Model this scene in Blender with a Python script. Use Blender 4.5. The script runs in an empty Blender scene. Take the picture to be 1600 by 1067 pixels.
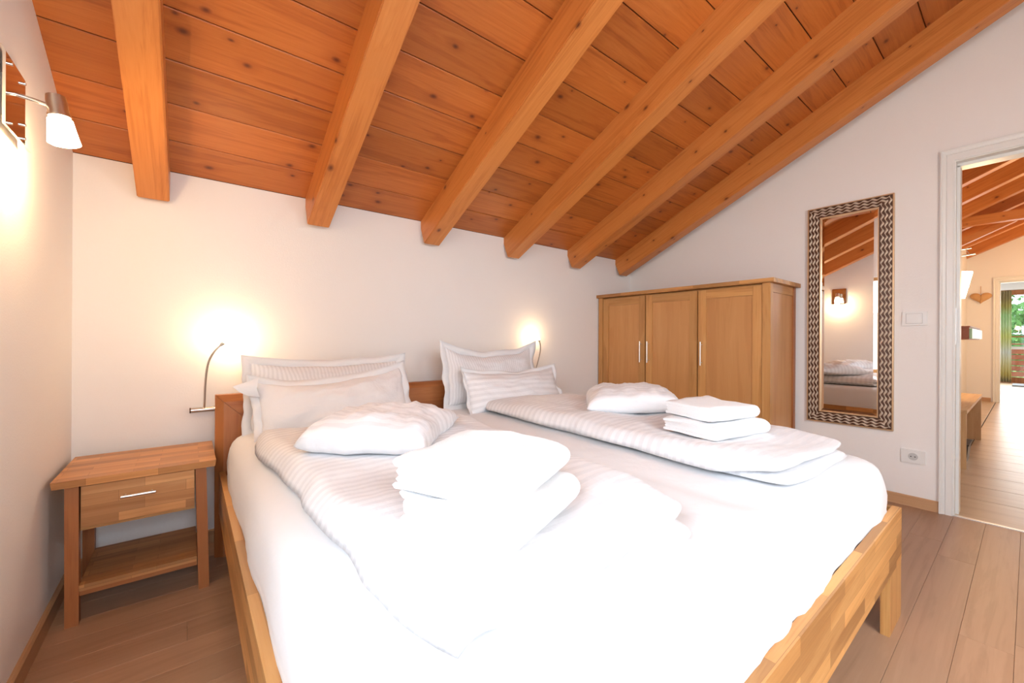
import bpy, bmesh, math, random
from mathutils import Vector, Matrix, noise
R = math.radians
sc = bpy.context.scene
COL = sc.collection
rnd = random.Random(7)

# ------------------------------------------------------------------ camera
F_PX, YAW, CY, ROLL, CAMH = 639.7, 51.72, 529.9, 0.0056, 1.048
cd = bpy.data.cameras.new('camera')
cam = bpy.data.objects.new('camera', cd); COL.objects.link(cam)
cd.sensor_width = 36; cd.lens = F_PX / 1600 * 36
cd.shift_y = -(533.5 - CY) / 1600
cd.clip_start = 0.02
cam.matrix_world = Matrix.Translation((0, 0, CAMH)) @ (Matrix.Rotation(R(YAW - 90), 4, 'Z') @ Matrix.Rotation(R(90), 4, 'X') @ Matrix.Rotation(ROLL, 4, 'Z'))
sc.camera = cam

# ------------------------------------------------------------------ world, lights, exposure
sc.view_settings.view_transform = 'Standard'
sc.view_settings.look = 'None'
sc.view_settings.gamma = 1
sc.view_settings.use_curve_mapping = False
sc.view_settings.exposure = 0.66
w = bpy.data.worlds.new('world'); sc.world = w; w.use_nodes = True
bg = w.node_tree.nodes['Background']
bg.inputs[0].default_value = (0.80, 0.90, 1.0, 1); bg.inputs[1].default_value = 2.0

def light(name, kind, loc, energy, color, size=None, sy=None, rot=None, rad=None):
    l = bpy.data.lights.new(name, kind); l.energy = energy; l.color = color
    if kind == 'AREA':
        l.shape = 'RECTANGLE'; l.size = size; l.size_y = sy
    if rad: l.shadow_soft_size = rad
    o = bpy.data.objects.new(name, l); COL.objects.link(o); o.location = loc
    if rot: o.rotation_euler = rot
    return o
DAY = (0.73, 0.86, 1.0)
WARM = (1.0, 0.66, 0.34)
# sky light falling steeply through the glazed door in the wall behind the camera
light('window_daylight', 'AREA', (-0.20, -1.95, 2.25), 84, DAY, 1.7, 1.5, Vector((0.45, 1.0, -0.62)).to_track_quat('-Z', 'Y').to_euler())
light('side_window_daylight', 'AREA', (-1.10, 0.05, 2.05), 50, DAY, 1.3, 1.2, Vector((1.0, 0.20, -0.45)).to_track_quat('-Z', 'Y').to_euler())
# added unseen fill for the hall, no window there; daylight in the far room
light('hall_side_fill', 'AREA', (7.4, -1.45, 1.9), 9, (1.0, 0.90, 0.74), 4.0, 1.2, (R(42), 0, 0))
light('far_room_daylight', 'AREA', (16.3, 0.2, 1.3), 60, (0.93, 0.98, 1.0), 3.0, 2.2, (R(90), 0, R(90)))

# ------------------------------------------------------------------ materials
def new_mat(name):
    m = bpy.data.materials.new(name); m.use_nodes = True
    nt = m.node_tree; b = nt.nodes['Principled BSDF']
    return m, nt, b
def N(nt, kind, **kw):
    n = nt.nodes.new(kind)
    for k, v in kw.items():
        if hasattr(n, k) and k not in n.inputs: setattr(n, k, v)
    return n
def L(nt, a, b): nt.links.new(a, b)
def math_n(nt, op, a, b=None, clamp=False):
    n = nt.nodes.new('ShaderNodeMath'); n.operation = op; n.use_clamp = clamp
    for i, x in enumerate((a, b)):
        if x is None: continue
        if isinstance(x, (int, float)): n.inputs[i].default_value = x
        else: L(nt, x, n.inputs[i])
    return n.outputs[0]
def mixc(nt, f, a, b, blend='MIX'):
    n = nt.nodes.new('ShaderNodeMix'); n.data_type = 'RGBA'; n.blend_type = blend
    if isinstance(f, (int, float)): n.inputs[0].default_value = f
    else: L(nt, f, n.inputs[0])
    for i, x in ((6, a), (7, b)):
        if isinstance(x, tuple): n.inputs[i].default_value = (*x, 1)
        else: L(nt, x, n.inputs[i])
    return n.outputs[2]
def ramp(nt, f, stops):
    n = nt.nodes.new('ShaderNodeValToRGB')
    el = n.color_ramp.elements
    while len(el) < len(stops): el.new(0.5)
    for e, (p, c) in zip(el, stops):
        e.position = p; e.color = (*c, 1) if len(c) == 3 else c
    L(nt, f, n.inputs[0]); return n.outputs[0]
def noise_n(nt, vec, scale, detail=3, rough=0.5, dist=0.0):
    n = nt.nodes.new('ShaderNodeTexNoise'); L(nt, vec, n.inputs['Vector'])
    n.inputs['Scale'].default_value = scale; n.inputs['Detail'].default_value = detail
    n.inputs['Roughness'].default_value = rough; n.inputs['Distortion'].default_value = dist
    return n.outputs['Fac']
def bump(nt, b, h, strength, dist=0.01):
    n = nt.nodes.new('ShaderNodeBump'); n.inputs['Strength'].default_value = strength
    n.inputs['Distance'].default_value = dist
    L(nt, h, n.inputs['Height']); L(nt, n.outputs[0], b.inputs['Normal'])

def wood(name, base, dark, light_, axis='X', knots=0.0, knot_scale=3.2, staves=None, rough=0.42, contrast=1.0, vary=0.25, knot_col=(0.10, 0.02, 0.008), grain=1.0, rw=0.6):
    """grain runs along the object axis given; knots = share of cells that carry one; staves = (length, width) of glued staves"""
    m, nt, b = new_mat(name)
    tc = N(nt, 'ShaderNodeTexCoord'); oi = N(nt, 'ShaderNodeObjectInfo')
    sx = N(nt, 'ShaderNodeSeparateXYZ'); L(nt, tc.outputs['Object'], sx.inputs[0])
    o = {'X': ('X', 'Y', 'Z'), 'Y': ('Y', 'X', 'Z'), 'Z': ('Z', 'X', 'Y')}[axis]
    off = math_n(nt, 'MULTIPLY', oi.outputs['Random'], 41.0)
    al = math_n(nt, 'ADD', sx.outputs[o[0]], off)
    cr = math_n(nt, 'ADD', sx.outputs[o[1]], math_n(nt, 'MULTIPLY', sx.outputs[o[2]], 1.0))
    cr2 = math_n(nt, 'ADD', cr, math_n(nt, 'MULTIPLY', off, 1.37))
    def vec(sa, sc_):
        c = N(nt, 'ShaderNodeCombineXYZ')
        L(nt, math_n(nt, 'MULTIPLY', al, sa), c.inputs[0]); L(nt, math_n(nt, 'MULTIPLY', cr2, sc_), c.inputs[1]); L(nt, off, c.inputs[2])
        return c.outputs[0]
    rings = noise_n(nt, vec(0.55, 7.0), 2.2, 4, 0.6, 0.6)
    # growth rings: repeat the slow noise
    rr = math_n(nt, 'FRACT', math_n(nt, 'MULTIPLY', rings, 6.0))
    rr = math_n(nt, 'POWER', math_n(nt, 'ABSOLUTE', math_n(nt, 'SUBTRACT', rr, 0.5)), 0.8)
    fine = noise_n(nt, vec(1.5, 90.0), 1.0, 4, 0.6)
    f = math_n(nt, 'ADD', math_n(nt, 'ADD', math_n(nt, 'MULTIPLY', math_n(nt, 'SUBTRACT', rings, 0.5), rw), 0.40), math_n(nt, 'MULTIPLY', math_n(nt, 'SUBTRACT', fine, 0.5), 0.26 * contrast * grain))
    f = math_n(nt, 'ADD', f, math_n(nt, 'MULTIPLY', math_n(nt, 'SUBTRACT', rr, 0.28), 0.15 * contrast * grain))
    col = ramp(nt, f, [(0.22, dark), (0.40, base), (0.62, light_)])
    if staves:
        bt = N(nt, 'ShaderNodeTexBrick'); c = N(nt, 'ShaderNodeCombineXYZ')
        L(nt, al, c.inputs[0]); L(nt, cr, c.inputs[1]); L(nt, c.outputs[0], bt.inputs['Vector'])
        bt.inputs['Scale'].default_value = 1.0; bt.inputs['Brick Width'].default_value = staves[0]; bt.inputs['Row Height'].default_value = staves[1]
        bt.inputs['Mortar Size'].default_value = 0.0006; bt.offset = 0.37; bt.offset_frequency = 2
        bt.inputs['Color1'].default_value = (0.52, 0.48, 0.46, 1); bt.inputs['Color2'].default_value = (1.22, 1.24, 1.25, 1); bt.inputs['Mortar'].default_value = (0.5, 0.45, 0.4, 1)
        bt.inputs['Bias'].default_value = 0.1
        col = mixc(nt, 0.8, col, bt.outputs['Color'], 'MULTIPLY')
    if knots > 0:
        v = N(nt, 'ShaderNodeTexVoronoi'); v.voronoi_dimensions = '2D'; v.feature = 'F1'
        wob = noise_n(nt, vec(9, 9), 1.0, 2)
        kc = N(nt, 'ShaderNodeCombineXYZ')
        L(nt, math_n(nt, 'ADD', math_n(nt, 'MULTIPLY', al, 1.0), math_n(nt, 'MULTIPLY', wob, 0.03)), kc.inputs[0])
        L(nt, math_n(nt, 'MULTIPLY', cr2, 1.5), kc.inputs[1])
        L(nt, kc.outputs[0], v.inputs['Vector']); v.inputs['Scale'].default_value = knot_scale
        s2 = N(nt, 'ShaderNodeSeparateColor'); L(nt, v.outputs['Color'], s2.inputs[0])
        has = math_n(nt, 'LESS_THAN', s2.outputs[0], knots)
        rad = math_n(nt, 'ADD', math_n(nt, 'MULTIPLY', s2.outputs[1], 0.040), 0.018)
        rad = math_n(nt, 'MULTIPLY', rad, knot_scale / 2.6)
        d = math_n(nt, 'DIVIDE', v.outputs['Distance'], rad)
        core = math_n(nt, 'MULTIPLY', math_n(nt, 'SUBTRACT', 1.25, d, True), has, True)
        halo = math_n(nt, 'MULTIPLY', math_n(nt, 'MULTIPLY', math_n(nt, 'SUBTRACT', 1.0, math_n(nt, 'MULTIPLY', d, 0.28), True), has), 0.55)
        col = mixc(nt, halo, col, dark)
        col = mixc(nt, math_n(nt, 'MULTIPLY', core, 0.9), col, knot_col)
    hv = N(nt, 'ShaderNodeHueSaturation')
    L(nt, math_n(nt, 'ADD', math_n(nt, 'MULTIPLY', oi.outputs['Random'], vary), 1.0 - vary / 2), hv.inputs['Value'])
    L(nt, col, hv.inputs['Color'])
    L(nt, hv.outputs[0], b.inputs['Base Color'])
    b.inputs['Roughness'].default_value = rough
    bump(nt, b, fine, 0.12, 0.002)
    return m

def plain(name, col, rough=0.5, metal=0.0, bumps=None, spec=None, emit=None, estr=0.0):
    m, nt, b = new_mat(name)
    b.inputs['Base Color'].default_value = (*col, 1); b.inputs['Roughness'].default_value = rough; b.inputs['Metallic'].default_value = metal
    tc = N(nt, 'ShaderNodeTexCoord')
    if bumps:
        bump(nt, b, noise_n(nt, tc.outputs['Object'], bumps[0], 4, 0.6), bumps[1], bumps[2])
    else:
        n = noise_n(nt, tc.outputs['Object'], 30, 2)
        L(nt, math_n(nt, 'ADD', math_n(nt, 'MULTIPLY', n, 0.06), rough - 0.03), b.inputs['Roughness'])
    if emit:
        b.inputs['Emission Color'].default_value = (*emit, 1); b.inputs['Emission Strength'].default_value = estr
    return m

def fabric(name, col, stripe=0.0, width=0.024, axis=0, weave=0.15, wr=0.25):
    m, nt, b = new_mat(name)
    tc = N(nt, 'ShaderNodeTexCoord')
    b.inputs['Roughness'].default_value = 0.85
    b.inputs['Sheen Weight'].default_value = 0.15
    h = noise_n(nt, tc.outputs['Object'], 9, 4, 0.55, 0.4)
    fine = noise_n(nt, tc.outputs['Object'], 420, 2)
    hh = math_n(nt, 'ADD', math_n(nt, 'MULTIPLY', h, 1.0), math_n(nt, 'MULTIPLY', fine, 0.02))
    if stripe:
        s = N(nt, 'ShaderNodeSeparateXYZ'); L(nt, tc.outputs['UV'], s.inputs[0])
        t = math_n(nt, 'FRACT', math_n(nt, 'DIVIDE', s.outputs[axis], width))
        band = math_n(nt, 'MULTIPLY', math_n(nt, 'SUBTRACT', math_n(nt, 'ABSOLUTE', math_n(nt, 'SUBTRACT', t, 0.5)), 0.22), 12.0, True)
        c2 = tuple(c * (1 - stripe) for c in col)
        L(nt, mixc(nt, band, col, c2), b.inputs['Base Color'])
        L(nt, math_n(nt, 'ADD', math_n(nt, 'MULTIPLY', band, 0.35), 0.5), b.inputs['Roughness'])
        hh = math_n(nt, 'ADD', hh, math_n(nt, 'MULTIPLY', band, 0.03))
    else:
        b.inputs['Base Color'].default_value = (*col, 1)
    bump(nt, b, hh, wr, 0.03)
    return m

PINE = dict(base=(0.47, 0.138, 0.025), dark=(0.30, 0.070, 0.011), light_=(0.58, 0.20, 0.042))
m_plank = wood('pine_ceiling_boards', axis='X', knots=0.50, knot_scale=4.6, rw=0.42, rough=0.4, **PINE)
m_rafter = wood('pine_rafters', base=(0.57, 0.205, 0.047), dark=(0.40, 0.115, 0.020), light_=(0.66, 0.27, 0.072), axis='Y', knots=0.42, knot_scale=4.2, rw=0.35, rough=0.4, vary=0.12)
m_floor = wood('oak_floor_boards', (0.39, 0.225, 0.132), (0.31, 0.170, 0.095), (0.45, 0.27, 0.165), axis='X', rough=0.38, contrast=0.7, vary=0.16)
m_hallfloor = wood('pale_hall_floor_boards', (0.56, 0.41, 0.27), (0.46, 0.31, 0.19), (0.64, 0.49, 0.34), axis='Y', rough=0.3, contrast=0.6, vary=0.12)
OAK = dict(base=(0.53, 0.26, 0.082), dark=(0.38, 0.16, 0.042), light_=(0.62, 0.34, 0.125))
oak_x = wood('oak_along_x', axis='X', **OAK)
oak_y = wood('oak_along_y', axis='Y', **OAK)
oak_z = wood('oak_upright', axis='Z', **OAK)
oak_sx = wood('oak_staves_along_x', axis='X', staves=(0.34, 0.045), **OAK)
oak_sy = wood('oak_staves_along_y', axis='Y', staves=(0.34, 0.045), **OAK)
oak_ns = wood('oak_nightstand_staves', (0.48, 0.22, 0.075), (0.34, 0.135, 0.04), (0.58, 0.30, 0.12), axis='X', staves=(0.2, 0.042))
HB = dict(base=(0.36, 0.125, 0.036), dark=(0.26, 0.08, 0.02), light_=(0.43, 0.17, 0.055))
red_x = wood('reddish_oak_along_x', axis='X', vary=0.08, **HB)
red_z = wood('reddish_oak_upright', axis='Z', vary=0.08, **HB)
m_panel = wood('oak_veneer_panel', (0.55, 0.265, 0.09), (0.47, 0.21, 0.065), (0.61, 0.315, 0.12), axis='Z', contrast=0.5, vary=0.1)
m_base = wood('oak_baseboard', (0.50, 0.29, 0.15), (0.40, 0.20, 0.09), (0.58, 0.36, 0.20), axis='X', contrast=0.6)
m_basey = wood('oak_baseboard_along_y', (0.50, 0.29, 0.15), (0.40, 0.20, 0.09), (0.58, 0.36, 0.20), axis='Y', contrast=0.6)
m_wall = plain('white_plaster', (0.86, 0.835, 0.81), 0.9, bumps=(140, 0.25, 0.003))
m_white = plain('white_door_paint', (0.80, 0.80, 0.77), 0.35)
m_plastic = plain('white_plastic', (0.82, 0.82, 0.80), 0.3)
m_dark = plain('dark_gap', (0.012, 0.006, 0.004), 0.8)
m_dhole = plain('dark_hole', (0.03, 0.03, 0.03), 0.6)
m_chrome = plain('polished_chrome', (0.80, 0.78, 0.74), 0.08, 1.0)
m_steel = plain('brushed_steel', (0.62, 0.60, 0.57), 0.32, 1.0)
m_handle = plain('satin_aluminium', (0.78, 0.77, 0.75), 0.35, 0.8)
m_mirror = plain('mirror_glass', (0.90, 0.90, 0.90), 0.01, 1.0)
nt = m_mirror.node_tree
for l in list(nt.links):
    if l.to_socket.name == 'Roughness': nt.links.remove(l)
nt.nodes['Principled BSDF'].inputs['Roughness'].default_value = 0.005
m_bronze = plain('dark_bronze', (0.10, 0.045, 0.025), 0.45, 0.3)
m_champ = plain('champagne_silver_leaf', (0.62, 0.52, 0.41), 0.4, 0.35)
m_gold = plain('pale_gold_edge', (0.70, 0.50, 0.30), 0.35, 0.7)
m_sheet = fabric('smooth_white_cotton', (0.80, 0.80, 0.81), wr=0.12)
m_stripe = fabric('striped_white_satin', (0.80, 0.80, 0.815), stripe=0.10, width=0.026, axis=0, wr=0.18)
m_stripe_y = fabric('striped_white_satin_across', (0.80, 0.80, 0.815), stripe=0.10, width=0.036, axis=1, wr=0.22)
m_stripe_pillow = fabric('striped_pillow_satin', (0.78, 0.775, 0.79), stripe=0.10, width=0.018, axis=0, wr=0.25)
m_plainpillow = fabric('white_jacquard_cotton', (0.78, 0.77, 0.775), wr=0.35)
m_flange = fabric('white_hem_cotton', (0.77, 0.765, 0.77), wr=0.25)
m_towel, nt, b = new_mat('white_terry')
tc = N(nt, 'ShaderNodeTexCoord'); b.inputs['Base Color'].default_value = (0.88, 0.88, 0.885, 1); b.inputs['Roughness'].default_value = 0.95
b.inputs['Sheen Weight'].default_value = 0.3
bump(nt, b, noise_n(nt, tc.outputs['Object'], 260, 3, 0.7), 0.6, 0.006)
m_shade = plain('glowing_white_glass', (0.95, 0.92, 0.85), 0.3, emit=(1.0, 0.84, 0.60), estr=9.0)
m_bulb = plain('glowing_bulb', (1, 0.95, 0.85), 0.3, emit=(1.0, 0.85, 0.62), estr=60.0)
m_hshade = plain('glowing_pendant_glass', (0.95, 0.92, 0.85), 0.3, emit=(1.0, 0.88, 0.66), estr=5.0)
m_wicker = plain('woven_wicker', (0.66, 0.38, 0.17), 0.8, bumps=(60, 0.8, 0.01))
m_black = plain('black_plastic', (0.015, 0.015, 0.017), 0.4)
m_redwood = wood('red_brown_cabinet_wood', (0.30, 0.085, 0.035), (0.2, 0.05, 0.02), (0.38, 0.12, 0.05), axis='X')
m_green = plain('pale_green_lacquer', (0.40, 0.58, 0.34), 0.3)
m_leaf = plain('leaf_green', (0.10, 0.26, 0.05), 0.7, bumps=(6, 0.8, 0.1))
m_lawn = plain('meadow_green', (0.20, 0.40, 0.10), 0.9, bumps=(3, 0.5, 0.1))
m_mat = plain('grey_door_mat', (0.30, 0.33, 0.36), 0.95, bumps=(300, 0.5, 0.005))
m_concrete = plain('pale_balcony_slab', (0.62, 0.60, 0.57), 0.8, bumps=(40, 0.3, 0.01))
def curtain_mat():
    m, nt, b = new_mat('banded_sheer_curtain')
    tc = N(nt, 'ShaderNodeTexCoord'); s = N(nt, 'ShaderNodeSeparateXYZ'); L(nt, tc.outputs['Object'], s.inputs[0])
    t = math_n(nt, 'DIVIDE', s.outputs[2], 2.3)
    col = ramp(nt, t, [(0.0, (0.55, 0.52, 0.42)), (0.08, (0.86, 0.80, 0.40)), (0.33, (0.88, 0.90, 0.86)), (0.50, (0.80, 0.82, 0.42)), (0.62, (0.74, 0.84, 0.62)), (0.74, (0.62, 0.78, 0.50)), (0.84, (0.62, 0.56, 0.22)), (0.93, (0.52, 0.42, 0.22))])
    for e in col.node.color_ramp.elements: pass
    col.node.color_ramp.interpolation = 'LINEAR'
    L(nt, col, b.inputs['Base Color']); b.inputs['Roughness'].default_value = 0.9
    b.inputs['Transmission Weight'].default_value = 0.0
    tr = N(nt, 'ShaderNodeBsdfTranslucent'); L(nt, col, tr.inputs[0])
    mx = N(nt, 'ShaderNodeMixShader'); mx.inputs[0].default_value = 0.6
    out = nt.nodes['Material Output']
    L(nt, b.outputs[0], mx.inputs[1]); L(nt, tr.outputs[0], mx.inputs[2]); L(nt, mx.outputs[0], out.inputs['Surface'])
    return m
m_curtain = curtain_mat()
def glass_mat():
    m, nt, b = new_mat('window_glass')
    for n in list(nt.nodes):
        if n.type == 'BSDF_PRINCIPLED': nt.nodes.remove(n)
    t = N(nt, 'ShaderNodeBsdfTransparent'); g = N(nt, 'ShaderNodeBsdfGlossy'); g.inputs['Roughness'].default_value = 0.02
    fr = N(nt, 'ShaderNodeFresnel'); mx = N(nt, 'ShaderNodeMixShader')
    L(nt, fr.outputs[0], mx.inputs[0]); L(nt, t.outputs[0], mx.inputs[1]); L(nt, g.outputs[0], mx.inputs[2])
    L(nt, mx.outputs[0], nt.nodes['Material Output'].inputs['Surface'])
    return m
m_glass = glass_mat()

# ------------------------------------------------------------------ helpers
def tag(o, label=None, cat=None, group=None, kind=None):
    if label: o['label'] = label
    if cat: o['category'] = cat
    if group: o['group'] = group
    if kind: o['kind'] = kind
    return o
def empty(name, loc, rz=0.0, label=None, cat=None, group=None, kind=None, parent=None):
    o = bpy.data.objects.new(name, None); COL.objects.link(o)
    o.location = loc; o.rotation_euler = (0, 0, rz); o.empty_display_size = 0.1
    if parent: o.parent = parent
    return tag(o, label, cat, group, kind)
def to_obj(name, bm, mat, parent=None, smooth=False, bevel=0.0, loc=None, rot=None, angle=35):
    if bevel > 0:
        es = [e for e in bm.edges if len(e.link_faces) == 2 and e.calc_face_angle(0) > R(40)]
        bmesh.ops.bevel(bm, geom=es, offset=bevel, segments=2, affect='EDGES', clamp_overlap=True)
    bmesh.ops.recalc_face_normals(bm, faces=bm.faces)
    me = bpy.data.meshes.new(name); bm.to_mesh(me); bm.free()
    for m in (mat if isinstance(mat, (list, tuple)) else [mat]): me.materials.append(m)
    if smooth or bevel > 0:
        for p in me.polygons: p.use_smooth = True
        try: me.set_sharp_from_angle(angle=R(angle))
        except Exception: pass
    o = bpy.data.objects.new(name, me); COL.objects.link(o)
    if parent: o.parent = parent
    if loc: o.location = loc
    if rot: o.rotation_euler = rot
    return o
def box(bm, x0, x1, y0, y1, z0, z1, mi=0):
    v = [bm.verts.new(p) for p in ((x0, y0, z0), (x1, y0, z0), (x1, y1, z0), (x0, y1, z0), (x0, y0, z1), (x1, y0, z1), (x1, y1, z1), (x0, y1, z1))]
    for q in ((0, 3, 2, 1), (4, 5, 6, 7), (0, 1, 5, 4), (1, 2, 6, 5), (2, 3, 7, 6), (3, 0, 4, 7)):
        f = bm.faces.new([v[i] for i in q]); f.material_index = mi
    return v
def bx(name, mat, parent, x0, x1, y0, y1, z0, z1, bevel=0.002, loc=None, rot=None):
    bm = bmesh.new(); box(bm, x0, x1, y0, y1, z0, z1)
    return to_obj(name, bm, mat, parent, bevel=bevel, loc=loc, rot=rot)
def prism(bm, pts, axis, a, b):
    """extrude a polygon; axis 'X': pts are (y,z), 'Y': pts are (x,z), 'Z': pts are (x,y)"""
    def P(p, t): return {'X': (t, p[0], p[1]), 'Y': (p[0], t, p[1]), 'Z': (p[0], p[1], t)}[axis]
    A = [bm.verts.new(P(p, a)) for p in pts]; B = [bm.verts.new(P(p, b)) for p in pts]
    n = len(pts)
    bm.faces.new(A); bm.faces.new(B[::-1])
    for i in range(n): bm.faces.new((A[i], A[(i + 1) % n], B[(i + 1) % n], B[i]))
def tube(bm, pts, rad, seg=10, cap=True):
    pts = [Vector(p) for p in pts]; rings = []
    rads = rad if isinstance(rad, (list, tuple)) else [rad] * len(pts)
    up = None
    for i, p in enumerate(pts):
        d = (pts[min(i + 1, len(pts) - 1)] - pts[max(i - 1, 0)]).normalized()
        if up is None:
            up = Vector((0, 0, 1)) if abs(d.z) < 0.9 else Vector((1, 0, 0))
        s = d.cross(up).normalized(); up = s.cross(d).normalized()
        rings.append([bm.verts.new(p + rads[i] * (math.cos(2 * math.pi * k / seg) * s + math.sin(2 * math.pi * k / seg) * up)) for k in range(seg)])
    for a, b in zip(rings, rings[1:]):
        for k in range(seg): bm.faces.new((a[k], a[(k + 1) % seg], b[(k + 1) % seg], b[k]))
    if cap: bm.faces.new(rings[0][::-1]); bm.faces.new(rings[-1])
def lathe(bm, prof, seg=24, cx=0, cy=0):
    rings = [[bm.verts.new((cx + r * math.cos(2 * math.pi * k / seg), cy + r * math.sin(2 * math.pi * k / seg), z)) for k in range(seg)] for r, z in prof]
    for a, b in zip(rings, rings[1:]):
        for k in range(seg): bm.faces.new((a[k], a[(k + 1) % seg], b[(k + 1) % seg], b[k]))
    bm.faces.new(rings[0][::-1]); bm.faces.new(rings[-1])
def fb(x, y, z, oct_=3):
    return noise.fractal(Vector((x, y, z)), 1.0, 2.0, oct_)

# ------------------------------------------------------------------ room shell
XL, XW, YB, YF = -0.402, 3.617, 2.60, -1.00       # left wall, right wall, headboard wall, wall behind the camera
ZC, SL = 1.854, 0.4641                             # ceiling height at the headboard wall and its slope
ALPHA = math.atan(SL)
def zc(y): return ZC + SL * (YB - y)
XE = 11.05                                         # far wall of the hall
YHL = 0.72                                         # left wall of the hall
WT = 0.14

def structure(name, bm, mat, **kw):
    o = to_obj(name, bm, mat, **kw); o['kind'] = 'structure'; return o
VY0, VY1, VZ0, VZ1 = -0.60, 0.60, 0.60, 1.95      # window in the left wall, beside and behind the camera
bm = bmesh.new()
prism(bm, [(VY1, -0.1), (YB + 0.15, -0.1), (YB + 0.15, zc(YB + 0.15)), (VY1, zc(VY1))], 'X', XL - 0.15, XL)
prism(bm, [(YF - 0.15, -0.1), (VY0, -0.1), (VY0, zc(VY0)), (YF - 0.15, zc(YF - 0.15))], 'X', XL - 0.15, XL)
prism(bm, [(VY0, VZ1), (VY1, VZ1), (VY1, zc(VY1)), (VY0, zc(VY0))], 'X', XL - 0.15, XL)
box(bm, XL - 0.15, XL, VY0, VY1, -0.1, VZ0)
structure('wall_left', bm, m_wall)
wv = empty('window_3', (XL - 0.12, VY0, VZ0), kind='structure')
bm = bmesh.new(); a_, b_ = VY1 - VY0, VZ1 - VZ0
for q in ((0, 0.05, 0, b_), (a_ - 0.05, a_, 0, b_), (0.05, a_ - 0.05, 0, 0.05), (0.05, a_ - 0.05, b_ - 0.05, b_)): box(bm, 0, 0.06, q[0], q[1], q[2], q[3])
to_obj('window_frame', bm, oak_z, wv)
bm = bmesh.new(); box(bm, XL, XW, YB, YB + 0.15, -0.1, ZC)
structure('wall_back', bm, m_wall)
DY1, DY0, DZ = 0.287, -0.62, 2.136
bm = bmesh.new()
prism(bm, [(DY1, -0.1), (YB + 0.15, -0.1), (YB + 0.15, zc(YB + 0.15)), (DY1, zc(DY1))], 'X', XW, XW + WT)
prism(bm, [(DY0, DZ), (DY1, DZ), (DY1, zc(DY1)), (DY0, zc(DY0))], 'X', XW, XW + WT)
prism(bm, [(YF - 0.15, -0.1), (DY0, -0.1), (DY0, zc(DY0)), (YF - 0.15, zc(YF - 0.15))], 'X', XW, XW + WT)
structure('wall_right', bm, m_wall)
# wall behind the camera with the glazed door opening
WX0, WX1, WZ1 = -0.30, 1.25, 1.95
bm = bmesh.new(); zt = zc(YF)
box(bm, XL, WX0, YF - 0.15, YF, -0.1, zt); box(bm, WX1, XW, YF - 0.15, YF, -0.1, zt)
box(bm, WX0, WX1, YF - 0.15, YF, WZ1, zt); box(bm, WX0, WX1, YF - 0.15, YF, -0.1, 0.04)
structure('wall_front', bm, m_wall)
wf = empty('window_1', (WX0, YF - 0.1, 0.04), kind='structure')
bm = bmesh.new()
ww, wh = WX1 - WX0, WZ1 - 0.04
for a in ((0, 0.06, 0, wh), (ww - 0.06, ww, 0, wh), (0.06, ww - 0.06, 0, 0.08), (0.06, ww - 0.06, wh - 0.06, wh), (ww / 2 - 0.04, ww / 2 + 0.04, 0.08, wh - 0.06)):
    box(bm, a[0], a[1], 0, 0.06, a[2], a[3])
to_obj('window_frame', bm, oak_z, wf)

# floor boards of the bedroom
bm = bmesh.new(); box(bm, XL - 0.1, 17, -1.6, YB + 0.1, -0.12, -0.022)
floor = structure('floor', bm, m_dark)
PW = 0.1265
me_cache = {}
def board(name, mat, parent, x, y, lx, ly, thick, off=0.0006, key=None):
    k = (name, mat.name, round(lx, 3), round(ly, 3), round(thick, 3))
    if k not in me_cache:
        bm = bmesh.new(); box(bm, off / 2, lx - off / 2, off / 2, ly - off / 2, -thick, 0)
        top = [e for e in bm.edges if all(abs(v.co.z) < 1e-6 for v in e.verts)]
        bmesh.ops.bevel(bm, geom=top, offset=0.0007, segments=1, affect='EDGES')
        me = bpy.data.meshes.new(name); bm.to_mesh(me); bm.free(); me.materials.append(mat); me_cache[k] = me
    o = bpy.data.objects.new(name, me_cache[k]); COL.objects.link(o); o.parent = parent; o.location = (x, y, 0)
    return o
y = 0.030 - 12 * PW
joints = [0.9, 2.17, 0.35, 1.7, 2.9, 1.2, 0.5, 2.4, 1.5]
row = 0
while y < YB:
    y1 = min(y + PW, YB); y0 = max(y, YF)
    if y1 - y0 > 0.01:
        js = sorted({2.17 if row == 12 else joints[row % 9], (joints[row % 9] + 1.9) % 3.4})
        xs = [XL] + [j for j in js if XL + 0.3 < j < XW - 0.3] + [XW]
        for a, b_ in zip(xs, xs[1:]): board('floorboard', m_floor, floor, a, y0, b_ - a, y1 - y0, 0.02)
    y += PW; row += 1
# hall floor boards
x = XW + 0.13
while x < XE + 0.02:
    ln = min(0.37, XE - x)
    if ln > 0.02:
        board('floorboard', m_hallfloor, floor, x, -1.4, ln, 1.4 + 0.372, 0.02, 0.006)
        board('floorboard', m_hallfloor, floor, x, 0.376, ln, YHL - 0.376, 0.02, 0.006)
    x += 0.37
board('floorboard', m_hallfloor, floor, XE, -1.4, 5.8, 2.6, 0.02, 0.006)
bx('threshold', m_handle, floor, XW - 0.004, XW + 0.02, DY0, DY1, -0.02, 0.004, 0.001)
bx('threshold_board', m_hallfloor, floor, XW + 0.02, XW + 0.13, DY0, DY1, -0.02, 0.0015, 0.001)

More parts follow.
